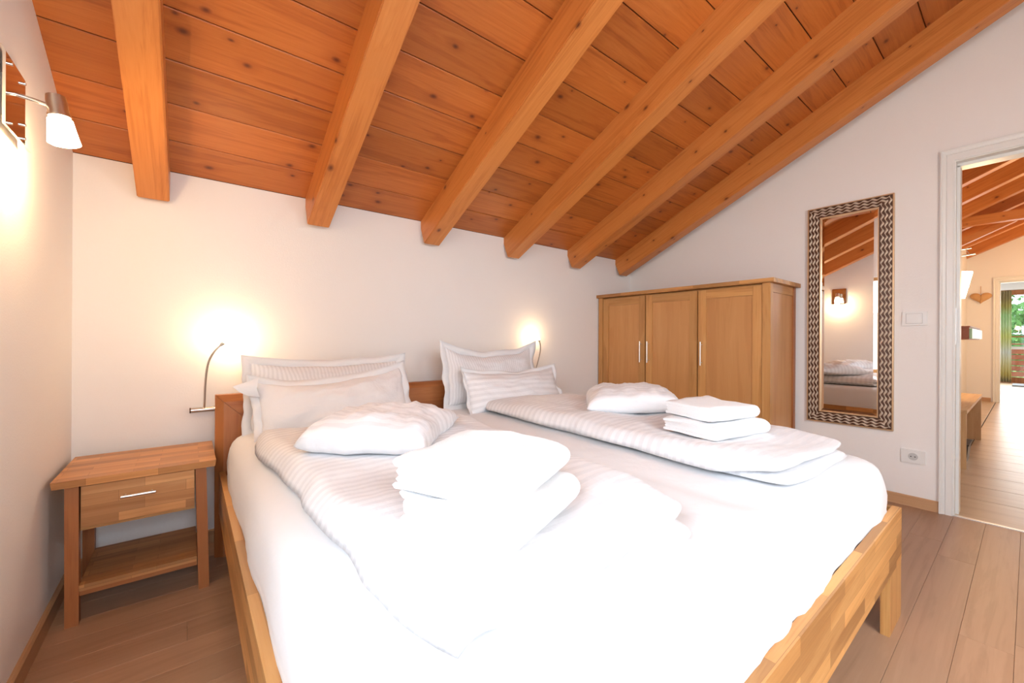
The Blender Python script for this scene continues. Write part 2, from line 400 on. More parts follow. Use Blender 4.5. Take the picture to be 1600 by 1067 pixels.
# ceiling: tongue and groove boards on rafters
XR1 = 11.2
ceil = empty('ceiling', (0, YB, ZC), kind='structure'); ceil.rotation_euler = (math.pi - ALPHA, 0, 0)
SLEN = (YB + 1.55) / math.cos(ALPHA)
bm = bmesh.new()
box(bm, XL - 0.15, XR1, -0.2, SLEN, -0.06, -0.022)
to_obj('roof_deck', bm, m_dark, ceil)
CW = 0.2035
k = 0
def cboard(x0, x1, s0, s1):
    key = ('c', round(x1 - x0, 3), round(s1 - s0, 3))
    if key not in me_cache:
        bm = bmesh.new(); box(bm, 0, x1 - x0, 0.002, s1 - s0 - 0.002, -0.02, 0)
        top = [e for e in bm.edges if all(abs(v.co.z) < 1e-6 for v in e.verts) and abs(e.verts[0].co.y - e.verts[1].co.y) < 1e-6]
        bmesh.ops.bevel(bm, geom=top, offset=0.0025, segments=1, affect='EDGES')
        me = bpy.data.meshes.new('ceiling_board'); bm.to_mesh(me); bm.free(); me.materials.append(m_plank); me_cache[key] = me
    o = bpy.data.objects.new('ceiling_board', me_cache[key]); COL.objects.link(o); o.parent = ceil; o.location = (x0, s0, 0)
s = 0.0
while s < SLEN:
    s1 = min(s + CW, SLEN)
    cboard(XL, XW, s, s1)
    cboard(XW + WT, 7.4, s, s1); cboard(7.4, XE + 0.1, s, s1)
    s = s1
RX = [-0.191, 0.526, 1.248, 1.963, 2.686, 3.375]
RXH = [4.11 + 0.717 * i for i in range(9)] + [10.93]
RD = 0.1841 * math.cos(ALPHA)
bm = bmesh.new(); box(bm, 0, 0.116, -0.02, SLEN - 0.1, 0, RD)
bmesh.ops.bevel(bm, geom=[e for e in bm.edges if abs(e.verts[0].co.x - e.verts[1].co.x) < 1e-5 and abs(e.verts[0].co.z - RD) < 1e-5 and abs(e.verts[1].co.z - RD) < 1e-5], offset=0.004, segments=2, affect='EDGES')
rme = bpy.data.meshes.new('rafter'); bm.to_mesh(rme); bm.free(); rme.materials.append(m_rafter)
for x in RX + RXH:
    o = bpy.data.objects.new('rafter', rme); COL.objects.link(o); o.parent = ceil; o.location = (x, 0, 0)
# baseboards
def baseb(name, axis, a, b_, fixed, sign, mat):
    bm = bmesh.new(); t, h = 0.014, 0.066
    if axis == 'X': prism(bm, [(fixed, 0), (fixed + sign * t, 0), (fixed + sign * t, h - 0.006), (fixed + sign * (t - 0.006), h), (fixed, h)], 'X', a, b_)
    else: prism(bm, [(fixed, 0), (fixed + sign * t, 0), (fixed + sign * t, h - 0.006), (fixed + sign * (t - 0.006), h), (fixed, h)], 'Y', a, b_)
    return structure(name, bm, mat)
baseb('baseboard_left', 'Y', YF, YB, XL, 1, m_basey)
baseb('baseboard_back', 'X', XL + 0.014, XW - 0.014, YB, -1, m_base)
baseb('baseboard_right', 'Y', DY1 + 0.058, YB, XW, -1, m_basey)
baseb('baseboard_hall', 'Y', 0.43, YHL, XE, -1, m_basey)

# door frame (moulded white casing, lining, stop, strike plate)
def casing_profile():  # (distance from the opening outwards, projection)
    return [(0.0, 0.0), (0.0, 0.012), (0.006, 0.016), (0.030, 0.017), (0.034, 0.013), (0.038, 0.017), (0.046, 0.020), (0.052, 0.026), (0.058, 0.026), (0.058, 0.0)]
def door_frame(name, X, sgn, y0, y1, z1, wall_t, wtop=0.072):
    root = empty(name, (X, y0, 0), kind='structure')
    pr = casing_profile()
    W = y1 - y0
    bm = bmesh.new()
    rails = []
    k = wtop / 0.058
    for d, p in pr:
        rails.append([(-d, 0.0), (-d, z1 + d * k), (W + d, z1 + d * k), (W + d, 0.0)])
    vs = [[bm.verts.new((sgn * pr[i][1], q[0], q[1])) for q in rails[i]] for i in range(len(pr))]
    for i in range(len(pr)):
        j = (i + 1) % len(pr)
        for s_ in range(3): bm.faces.new((vs[i][s_], vs[i][s_ + 1], vs[j][s_ + 1], vs[j][s_]))
    bm.faces.new([v[0] for v in vs]); bm.faces.new([v[3] for v in vs])
    to_obj('casing', bm, m_white, root)
    bm = bmesh.new(); d0, d1 = (-0.004, wall_t + 0.004)
    a, b_ = sorted((-sgn * d0, -sgn * d1))
    box(bm, a, b_, W - 0.006, W + 0.02, 0, z1 + 0.012); box(bm, a, b_, -0.02, 0.006, 0, z1 + 0.012); box(bm, a, b_, 0.006, W - 0.006, z1 - 0.006, z1 + 0.012)
    to_obj('lining', bm, m_white, root)
    bm = bmesh.new(); a, b_ = sorted((-sgn * 0.05, -sgn * wall_t))
    box(bm, a, b_, W - 0.020, W - 0.006, 0, z1 - 0.02); box(bm, a, b_, 0.006, 0.020, 0, z1 - 0.02); box(bm, a, b_, 0.006, W - 0.006, z1 - 0.026, z1 - 0.006)
    to_obj('door_stop', bm, m_white, root)
    return root
dr = door_frame('door_1', XW, -1, DY0, DY1, DZ, WT)
bx('strike_plate', m_steel, dr, 0.022, 0.046, DY1 - DY0 - 0.008, DY1 - DY0 - 0.0055, 1.03, 1.25, 0.001)
# hall walls
bm = bmesh.new(); prism(bm, [(YHL, -0.1), (YHL + 0.1, -0.1), (YHL + 0.1, zc(YHL + 0.1)), (YHL, zc(YHL))], 'X', XW + WT, XE)
structure('wall_hall_left', bm, m_wall)
FD1, FD0, FZ = 0.35, -0.60, 2.10
bm = bmesh.new()
prism(bm, [(FD1, -0.1), (YHL + 0.1, -0.1), (YHL + 0.1, zc(YHL + 0.1)), (FD1, zc(FD1))], 'X', XE, XE + WT)
prism(bm, [(FD0, FZ), (FD1, FZ), (FD1, zc(FD1)), (FD0, zc(FD0))], 'X', XE, XE + WT)
prism(bm, [(-1.5, -0.1), (FD0, -0.1), (FD0, zc(FD0)), (-1.5, zc(-1.5))], 'X', XE, XE + WT)
structure('wall_hall_far', bm, m_wall)
bm = bmesh.new(); box(bm, XW + WT, XE, -1.65, -1.55, -0.1, 3.75)
structure('wall_hall_right', bm, m_wall)
door_frame('door_2', XE, -1, FD0, FD1, FZ, WT)
# tie beam and brace in the hall
bm = bmesh.new(); box(bm, 8.0, 8.1, -1.4, 0.70, 2.565, 2.68)
structure('trim_1', bm, m_rafter, bevel=0.003)
bm = bmesh.new(); prism(bm, [(0.05, 2.68), (0.12, 2.60), (0.60, 2.36), (0.66, 2.44)], 'X', 8.3, 8.38)
structure('trim_2', bm, m_rafter)

# far room shell
XF = 16.6
bm = bmesh.new(); box(bm, XE + WT, XF, 1.2, 1.3, -0.1, 2.75); box(bm, XE + WT, XF, -1.5, -1.4, -0.1, 2.75)
structure('wall_far_room', bm, m_wall)
bm = bmesh.new(); box(bm, XE + WT, XF + 0.2, -1.5, 1.3, 2.6, 2.7)
structure('ceiling_far_room', bm, m_wall)
bm = bmesh.new(); box(bm, XF, XF + 0.2, 0.55, 1.3, -0.1, 2.7); box(bm, XF, XF + 0.2, -1.5, -1.1, -0.1, 2.7); box(bm, XF, XF + 0.2, -1.1, 0.55, 2.4, 2.7)
structure('wall_far_window', bm, m_wall)
wd = empty('window_2', (XF + 0.06, -1.1, 0), kind='structure')
bm = bmesh.new()
for a in ((0, 0.08, 0.0, 2.4), (1.57, 1.65, 0.0, 2.4), (0.08, 1.57, 2.26, 2.4), (0.08, 1.57, 0.0, 0.14), (0.78, 0.86, 0.14, 2.26), (0.08, 1.57, 1.17, 1.20)):
    box(bm, 0, 0.07, a[0], a[1], a[2], a[3])
to_obj('window_frame', bm, red_z, wd)
bx('rail', m_steel, wd, -0.02, 0.03, 0.08, 1.57, 0.86, 0.93, 0.002)
for a in ((0.08, 0.78), (0.86, 1.57)):
    bx('pane', m_glass, wd, 0.03, 0.036, a[0], a[1], 0.14, 2.26, 0)
# ------------------------------------------------------------------ bed
BX0, BX1, BY0, BYH = 0.115, 2.152, 0.305, 2.385
RT, RB = 0.410, 0.213
bed = empty('bed_frame', ((BX0 + BX1) / 2, 1.35, 0), label='wide oak bed frame with a mitred headboard and plank legs at the foot', cat='bed')
cx, cy = (BX0 + BX1) / 2, 1.35
def bb(name, mat, x0, x1, y0, y1, z0, z1, bevel=0.003):
    return bx(name, mat, bed, x0 - cx, x1 - cx, y0 - cy, y1 - cy, z0, z1, bevel)
fbd = bb('footboard', oak_sx, BX0, BX1, BY0, BY0 + 0.027, RB, RT, 0.004)
lab = 'oak foot board glued from staves of mixed tone'; fbd['label'] = lab
bb('side_rail', oak_sy, BX0, BX0 + 0.026, BY0 + 0.0275, BYH, RB, RT)
bb('side_rail', oak_sy, BX1 - 0.026, BX1, BY0 + 0.0275, BYH, RB, RT)
bb('leg', oak_z, BX1 - 0.202, BX1, BY0 + 0.0005, BY0 + 0.0265, 0, RB - 0.0005)
bb('leg', oak_z, BX0, BX0 + 0.202, BY0 + 0.0005, BY0 + 0.0265, 0, RB - 0.0005)
for z_ in (0.345, 0.285):
    bm = bmesh.new(); tube(bm, [(BX1 - cx - 0.002, BY0 + 0.013 - cy, z_), (BX1 - cx + 0.003, BY0 + 0.013 - cy, z_)], 0.008, 12)
    to_obj('dowel_plug', bm, m_base, bed)
# slatted base under the mattress
bm = bmesh.new()
for i in range(14): box(bm, BX0 + 0.027 - cx, BX1 - 0.027 - cx, 0.42 + i * 0.14 - cy, 0.49 + i * 0.14 - cy, 0.27, 0.29)
o = to_obj('slatted_base', bm, oak_x, bed); o['kind'] = 'stuff'
# headboard: four mitred boards with a bevel that falls away to the outside
HX0_, HX1_, HZ0, HZ1, HYB, HYF = 0.100, 2.166, 0.0, 0.772, 2.45, 2.385
fw = 0.155
def frame_piece(name, corners_out, corners_in, mat):
    # corners (x,z) outer a->b, inner a->b ; bevel strip 0.03
    bm = bmesh.new()
    a, b_ = [Vector(c) for c in corners_out]; ai, bi = [Vector(c) for c in corners_in]
    t = 0.032 / fw
    am, bm_ = a.lerp(ai, t), b_.lerp(bi, t)
    def V(p, y): return bm.verts.new((p.x - cx, y - cy, p.y))
    o1, o2, m1, m2, i1, i2 = V(a, HYF + 0.022), V(b_, HYF + 0.022), V(am, HYF), V(bm_, HYF), V(ai, HYF), V(bi, HYF)
    q1, q2, j1, j2 = V(a, HYB), V(b_, HYB), V(ai, HYB), V(bi, HYB)
    for f in ((o1, o2, m2, m1), (m1, m2, i2, i1), (o1, q1, q2, o2), (i1, i2, j2, j1), (q1, j1, j2, q2), (o1, m1, i1, j1, q1), (o2, q2, j2, i2, m2)):
        bm.faces.new(f)
    return to_obj(name, bm, mat, bed)
g = 0.0007
frame_piece('headboard_stile', [(HX0_, HZ0), (HX0_, HZ1)], [(HX0_ + fw, HZ0), (HX0_ + fw - g, HZ1 - fw - g)], red_z)
frame_piece('headboard_stile', [(HX1_, HZ1), (HX1_, HZ0)], [(HX1_ - fw + g, HZ1 - fw - g), (HX1_ - fw, HZ0)], red_z)
frame_piece('headboard_rail', [(HX0_ + 2 * g, HZ1), (HX1_ - 2 * g, HZ1)], [(HX0_ + fw + g, HZ1 - fw), (HX1_ - fw - g, HZ1 - fw)], red_x)
bb('headboard_panel', red_x, HX0_ + fw + 0.001, HX1_ - fw - 0.001, HYF + 0.008, HYB - 0.01, 0.25, HZ1 - fw - 0.001)

# ------------------------------------------------------------------ soft goods
def grid_obj(name, mat, top, bot, nu, nv, uvf, parent=None, loc=None, rot=None, flip=False):
    """closed cushion from two height grids sharing their rim; top(a,b)->Vector, bot(a,b)->Vector with a,b in [-1,1]"""
    bm = bmesh.new(); uvl = bm.loops.layers.uv.new('UVMap')
    def g(i, n):                         # denser towards the rim
        t = -1 + 2 * i / n
        return math.sin(t * math.pi / 2) * 0.5 + t * 0.5
    T = [[None] * (nv + 1) for _ in range(nu + 1)]; B = [[None] * (nv + 1) for _ in range(nu + 1)]
    for i in range(nu + 1):
        for j in range(nv + 1):
            a, b_ = g(i, nu), g(j, nv)
            T[i][j] = bm.verts.new(top(a, b_))
            B[i][j] = T[i][j] if i in (0, nu) or j in (0, nv) else bm.verts.new(bot(a, b_))
    for i in range(nu):
        for j in range(nv):
            for M, rev in ((T, False), (B, True)):
                q = [(i, j), (i + 1, j), (i + 1, j + 1), (i, j + 1)]
                if rev: q = q[::-1]
                vs = [M[p[0]][p[1]] for p in q]
                f = bm.faces.new(vs)
                for lp, p in zip(f.loops, q): lp[uvl].uv = uvf(g(p[0], nu), g(p[1], nv))
    return to_obj(name, bm, mat, parent, smooth=True, loc=loc, rot=rot, angle=180)

def pillow(name, mat, w_, h_, t_, loc, rot, seed, flange=0.0, sag=0.0, pinch=0.07, label=None, group=None, top_dip=0.0, pw=2.3, ears=0.0, wr=0.010, flat_bottom=False, hem_mat=None, thin_end=0.0, cat='pillow'):
    """local x = width, y = height, z = thickness"""
    def xy(a, b_):
        x = a * w_ / 2 * (1 - pinch * (1 - b_ * b_))
        y = b_ * h_ / 2 * (1 - pinch * (1 - a * a))
        if b_ > 0: y -= top_dip * (1 - a * a) * b_
        if ears and abs(a) > 0.55 and b_ > 0.3:
            y += ears * ((abs(a) - 0.55) / 0.45) ** 2 * ((b_ - 0.3) / 0.7)
        y -= sag * (1 - abs(a)) * 0.2
        x += 0.010 * fb(a * 1.3 + seed, b_ * 1.7, seed) ; y += 0.012 * fb(a * 1.6, b_ * 1.3 + seed, 4.2)
        return x, y
    def hgt(a, b_):
        e = max(0.0, 1 - abs(a) ** pw) * max(0.0, 1 - abs(b_) ** pw)
        k = e ** (0.42 if flat_bottom else 0.52)
        if thin_end: k *= 1 - thin_end * max(0.0, -a) ** 2
        # wrinkles run out of the corners
        wn = fb(a * 3 + seed, b_ * 2.4, seed * 1.7, 4) * wr * (0.3 + k)
        rad = math.sin(math.atan2(b_, a) * 9 + seed * 5 + 3 * fb(a, b_, seed)) * wr * 0.55 * (abs(a * b_)) * k
        return k, wn + rad
    def top(a, b_):
        x, y = xy(a, b_); k, n = hgt(a, b_)
        return Vector((x, y, t_ / 2 * k * (1 + 0.12 * (-b_)) + n))
    def bot(a, b_):
        x, y = xy(a, b_); k, n = hgt(a, b_)
        z = -t_ / 2 * k * (1 + 0.12 * (-b_)) + n * 0.5
        if flat_bottom: z *= 0.45
        return Vector((x, y, z))
    o = grid_obj(name, mat, top, bot, 40, 34, lambda a, b_: ((a + 1) * w_ / 2, (b_ + 1) * h_ / 2))
    if isinstance(rot, Matrix): o.matrix_world = Matrix.Translation(loc) @ rot.to_4x4()
    else: o.location = loc; o.rotation_euler = rot
    tag(o, label, cat, group)
    if flange:
        bm = bmesh.new(); uvl = bm.loops.layers.uv.new('UVMap'); n = 26
        rim = [(-1 + 2 * i / n, -1) for i in range(n)] + [(1, -1 + 2 * i / n) for i in range(n)] + [(1 - 2 * i / n, 1) for i in range(n)] + [(-1, 1 - 2 * i / n) for i in range(n)]
        rings = []
        for d in (-0.012, 0.45 * flange, flange):
            ring = []
            for q, (a, b_) in enumerate(rim):
                x, y = xy(a, b_)
                ox = (abs(a) ** 7) * (1 if a > 0 else -1); oy = (abs(b_) ** 7) * (1 if b_ > 0 else -1)
                wv = (0.010 * math.sin(q * 0.55 + seed * 3) + 0.014 * fb(q * 0.09, seed, 1.0)) * max(d, 0) / flange
                ring.append((Vector((x + ox * d, y + oy * d, wv + 0.02 * (max(d, 0) / flange) ** 2 * (abs(a * b_)) ** 3)), ox, oy))
            rings.append(ring)
        def mk(off): return [[bm.verts.new(v[0] + Vector((0, 0, off))) for v in r] for r in rings]
        A, B = mk(0.0025), mk(-0.0025); m = len(rim)
        for M, rev in ((A, 0), (B, 1)):
            for r in range(2):
                for q in range(m):
                    vs = [M[r][q], M[r][(q + 1) % m], M[r + 1][(q + 1) % m], M[r + 1][q]]
                    bm.faces.new(vs if rev else vs[::-1])
        for q in range(m):
            bm.faces.new((A[2][q], A[2][(q + 1) % m], B[2][(q + 1) % m], B[2][q]))
            bm.faces.new((A[0][q], B[0][q], B[0][(q + 1) % m], A[0][(q + 1) % m]))
        to_obj('flange', bm, hem_mat or m_flange, o, smooth=True, angle=180)
    return o

# mattress in its fitted sheet
def smooth01(t): t = max(0, min(1, t)); return t * t * (3 - 2 * t)
MX0, MX1, MY0, MY1, MZ0, MZ1 = 0.147, 2.120, 0.339, 2.370, 0.292, 0.602
def mattress():
    bm = bmesh.new(); uvl = bm.loops.layers.uv.new('UVMap')
    nu, nv = 90, 90; r = 0.085
    hx, hy = (MX1 - MX0) / 2, (MY1 - MY0) / 2; mx, my = (MX0 + MX1) / 2, (MY0 + MY1) / 2
    # outline as a rounded rectangle, shells from the top centre outwards then down
    m = 240; out = []
    cr = 0.07
    for k_ in range(m):
        t = k_ / m * 8 * 1.0
        # superellipse direction
        an = 2 * math.pi * k_ / m
        c, s_ = math.cos(an), math.sin(an)
        q = (abs(c / hx) ** 30 + abs(s_ / hy) ** 30) ** (-1 / 30)
        out.append((c * q, s_ * q, c, s_))
    rings = []
    prof = [(0.05, 0, 0), (0.3, 0, 0), (0.55, 0, 0), (0.75, 0, 0), (0.88, 0, 0)]
    rows = []
    for f_, _, _ in prof: rows.append(('top', f_))
    steps = [(-0.085, 0.0), (-0.062, -0.003), (-0.040, -0.011), (-0.022, -0.024), (-0.008, -0.042), (0.0, -0.065), (0.006, -0.095), (0.009, -0.13), (0.008, -0.160), (0.006, -0.182), (0.008, -0.192), (0.000, -0.205), (-0.010, -0.23), (-0.012, -0.31)]
    def ring(kind, *a):
        vs = []
        for k_, (x, y, c, s_) in enumerate(out):
            ln = math.hypot(x, y); nx, ny = x / ln, y / ln
            # outward normal of the rounded rectangle
            gx, gy = (abs(x / hx) ** 29) / hx * (1 if x > 0 else -1), (abs(y / hy) ** 29) / hy * (1 if y > 0 else -1)
            gl = math.hypot(gx, gy) or 1; gx /= gl; gy /= gl
            if kind == 'top':
                px, py = x * a[0], y * a[0]; pz = MZ1
                pz += 0.006 * fb(px * 1.5, py * 1.5, 2.2) * a[0]
                # a shallow valley between the two mattresses
                pz -= 0.010 * math.exp(-((px + mx - 1.20) / 0.05) ** 2)
            else:
                d, dz = a
                wob = 0.0
                if dz < -0.05:
                    kk = min(1, (-dz - 0.05) / 0.12)
                    per = k_ / m * 60
                    wob = kk * (0.007 * fb(per * 0.35, 3.3, 1.0) + 0.002 * math.sin(per * 1.1 + 3 * fb(per * 0.3, 0, 0)))
                    if gy < -0.5:
                        px_ = x + mx
                        wob += kk * 0.012 * fb(px_ * 4.5, 7.7, 0.5) + 0.010 * kk * math.exp(-((px_ - 1.02) / 0.03) ** 2) - 0.012 * kk * math.exp(-((px_ - 1.09) / 0.03) ** 2)
                wob = max(-0.0025, min(0.007, wob + 0.002)) if dz < -0.12 else wob
                px, py = x * (hx + d) / hx + gx * wob, y * (hy + d) / hy + gy * wob; pz = MZ1 + dz
                if -0.2 < dz < -0.185: pz += 0.004 * math.sin(k_ * 0.9)
                if gx > 0.5 or gx < -0.5: pass
            vs.append(bm.verts.new((px, py, pz - MZ0)))
        return vs
    for f_ in (0.12, 0.3, 0.5, 0.68, 0.8, 0.87): rings.append(ring('top', f_))
    for d, dz in steps: rings.append(ring('side', d, dz))
    for A, B in zip(rings, rings[1:]):
        for q in range(m): bm.faces.new((A[q], B[q], B[(q + 1) % m], A[(q + 1) % m]))
    bm.faces.new(rings[0][::-1]); bm.faces.new(rings[-1])
    o = to_obj('mattress', bm, m_sheet, smooth=True, loc=(mx, my, MZ0), angle=180)
    return tag(o, 'large mattress in a smooth white fitted sheet, filling the oak bed frame', 'mattress')
mattress()

def quad(c, a, b_):
    """bilinear point in the quad c[0](-1,-1) c[1](1,-1) c[2](1,1) c[3](-1,1)"""
    u, v = (a + 1) / 2, (b_ + 1) / 2
    return c[0] * ((1 - u) * (1 - v)) + c[1] * (u * (1 - v)) + c[2] * (u * v) + c[3] * ((1 - u) * v)
def slab(bm, uvl, corners, z0, t_, seed, nu, nv, p=6.0, wob=0.02, wr=0.012, zfun=None, uvs=(1, 1), uvoff=(0, 0), drop=0.0, dl=False):
    c = [Vector(q).to_2d() if len(q) > 2 else Vector(q) for q in corners]
    def g(i, n):
        t = -1 + 2 * i / n
        return math.sin(t * math.pi / 2) * 0.55 + t * 0.45
    def base(a, b_):
        cc_ = abs(a * b_) ** 8 * 0.07
        q = quad(c, a * (1 - cc_), b_ * (1 - cc_ * 0.5))
        n1 = fb(q.x * 3 + seed, q.y * 3, seed); n2 = fb(q.x * 3, q.y * 3 + seed, seed + 5)
        k = max(abs(a), abs(b_)) ** 4
        return q + Vector((n1, n2)) * wob * k
    T = [[None] * (nv + 1) for _ in range(nu + 1)]; B = [[None] * (nv + 1) for _ in range(nu + 1)]
    for i in range(nu + 1):
        for j in range(nv + 1):
            a, b_ = g(i, nu), g(j, nv); q = base(a, b_)
            e = max(0.0, (1 - abs(a) ** p)) * max(0.0, (1 - abs(b_) ** p)); k = e ** 0.5
            zz = z0 + (zfun(q.x, q.y) if zfun else 0.0)
            n = fb(q.x * 5 + seed, q.y * 4, seed, 4) * wr + fb(q.x * 1.7, q.y * 1.7 + seed, seed) * wr * 1.6
            mid = t_ * 0.42
            if drop: zz -= drop * max(0.0, (abs(a) - 0.86) / 0.14) ** 2 * (1.0 if a < 0 and dl else smooth01((b_ + 1) / 0.25))
            tz = zz + mid + (t_ - mid) * k + n * k * 1.3
            bz = zz + mid * (1 - k)
            T[i][j] = bm.verts.new((q.x, q.y, tz)); B[i][j] = T[i][j] if i in (0, nu) or j in (0, nv) else bm.verts.new((q.x, q.y, bz))
    for i in range(nu):
        for j in range(nv):
            for M, rev in ((T, 0), (B, 1)):
                q = [(i, j), (i + 1, j), (i + 1, j + 1), (i, j + 1)]
                if rev: q = q[::-1]
                f = bm.faces.new([M[a][b_] for a, b_ in q])
                for lp, (a, b_) in zip(f.loops, q):
                    lp[uvl].uv = ((g(a, nu) + 1) / 2 * uvs[0] + uvoff[0], (g(b_, nv) + 1) / 2 * uvs[1] + uvoff[1])
MTOP = MZ1 + 0.001
def duvet(name, corners, seed, label, mat, bulges, fold=None, low=None):
    bm = bmesh.new(); uvl = bm.loops.layers.uv.new('UVMap')
    cen = sum((Vector(c) for c in corners), Vector((0, 0))) / 4
    cs = [Vector(c) - cen for c in corners]
    def edge(x, y):           # the side that hangs over the mattress edge sinks
        X, Y = x + cen.x, y + cen.y; z = 0.0
        d = (MX0 + 0.075) - X
        if d > 0: z -= 0.030 * min(1, d / 0.075) ** 1.5
        for (bx_, by_, r_, a_) in bulges: z += a_ * math.exp(-((X - bx_) ** 2 + (Y - by_) ** 2) / r_ ** 2)
        return z
    lo = [c for c in cs]
    if low: lo = [Vector(c) - cen for c in low]
    slab(bm, uvl, lo, 0, 0.044, seed, 30, 60, p=9, wob=0.015, wr=0.004, zfun=lambda x, y: min(0, edge(x, y)), uvs=(0.8, 1.6))
    slab(bm, uvl, cs, 0.036, 0.052, seed + 3, 44, 90, p=7, wob=0.02, wr=0.010, zfun=edge, uvs=(0.8, 1.6), drop=0.036, dl=corners[0][0] < 1)
    o = to_obj(name, bm, mat, smooth=True, loc=(cen.x, cen.y, MTOP), angle=180)
    return tag(o, label, 'duvet', 'folded duvets on the bed')
# corners: foot-left, foot-right, head-right, head-left
duvet('duvet', [(0.255, 0.440), (0.935, 0.475), (1.055, 1.86), (0.185, 1.97)], 1.3,
      'folded white striped duvet on the side of the bed beside the nightstand', m_stripe_y,
      [(0.62, 1.45, 0.35, 0.012), (0.6, 0.75, 0.18, -0.018), (0.85, 1.2, 0.15, 0.01)],
      low=[(0.262, 0.425), (0.905, 0.450), (1.03, 1.86), (0.205, 1.95)])
duvet('duvet', [(1.335, 0.455), (1.985, 0.435), (2.04, 2.02), (1.395, 2.06)], 5.1,
      'folded white striped duvet on the side of the bed beside the wardrobe', m_stripe_y,
      [(1.65, 1.3, 0.3, 0.008), (1.55, 1.7, 0.2, 0.01), (1.62, 0.78, 0.2, -0.012)],
      low=[(1.375, 0.430), (1.965, 0.415), (2.02, 2.02), (1.415, 2.04)])

# pillows against the headboard
def stand(lean, rz=0.0, roll=0.0):
    return Matrix.Rotation(rz, 3, 'Z') @ Matrix.Rotation(R(90 - lean), 3, 'X') @ Matrix.Rotation(roll, 3, 'Z')
G1 = 'large pillows standing against the headboard'
pillow('pillow', m_stripe_pillow, 0.74, 0.31, 0.15, (0.597, 2.285, 0.765), stand(10), 1.7, flange=0.035, label='rear pillow by the left reading lamp, finely striped, behind the plain one', group=G1, pinch=0.03, top_dip=0.012, ears=0.012)
p2 = pillow('pillow', m_plainpillow, 0.70, 0.28, 0.14, (0.592, 2.125, 0.722), stand(22, 0.0, 0.065), 2.9, flange=0.03, label='front pillow on the nightstand side, plain white with a wide flapping hem', group=G1, pinch=0.03, top_dip=0.02, ears=0.02)
# the hem corner of that pillow that sticks out to the side
bm = bmesh.new()
fl = [(0.245, 2.135, 0.868), (0.195, 2.130, 0.852), (0.148, 2.120, 0.838), (0.172, 2.118, 0.812), (0.205, 2.122, 0.793), (0.250, 2.130, 0.782)]
cen_ = Vector((0.235, 2.105, 0.825))
for off in (0.0, 0.004):
    vs = [bm.verts.new(Vector(p) + Vector((0, off, 0))) for p in fl]; c_ = bm.verts.new(cen_ + Vector((0, off, 0)))
    for q in range(5): bm.faces.new((vs[q], vs[q + 1], c_))
fo = to_obj('hem_flap', bm, m_flange, p2, smooth=True, angle=180)
fo.matrix_parent_inverse = (Matrix.Translation((0.592, 2.125, 0.722)) @ stand(22, 0.0, 0.065).to_4x4()).inverted()
pillow('pillow', m_stripe_pillow, 0.72, 0.35, 0.16, (1.640, 2.285, 0.795), stand(10, 0.0, -0.01), 3.8, flange=0.038, label='rear pillow on the wardrobe side, tall peaked corners and sagging top edge', group=G1, pinch=0.04, top_dip=0.035, ears=0.03)
pillow('pillow', m_stripe_y, 0.76, 0.27, 0.14, (1.705, 2.115, 0.715), stand(24, 0.0, -0.01), 4.6, flange=0.02, label='front pillow on the wardrobe side, broad level stripes, leaning on the peaked one', group=G1, pinch=0.03, top_dip=0.02, ears=0.015)
# small pillows lying on the duvets
G2 = 'small striped pillows lying on the duvets'
pillow('pillow', m_stripe_y, 0.41, 0.46, 0.165, (0.555, 1.41, 0.724), (R(1), R(-1), R(-44)), 6.1, label='small striped pillow lying on the duvet nearest the nightstand', group=G2, pinch=0.02, flat_bottom=True, wr=0.012, pw=3.6, cat='pillow')
pillow('pillow', m_stripe_y, 0.45, 0.46, 0.165, (1.845, 1.325, 0.724), (R(1), R(-2), R(-47)), 7.3, label='small striped pillow lying on the duvet in front of the wardrobe', group=G2, pinch=0.02, flat_bottom=True, wr=0.012, pw=3.6, cat='pillow')

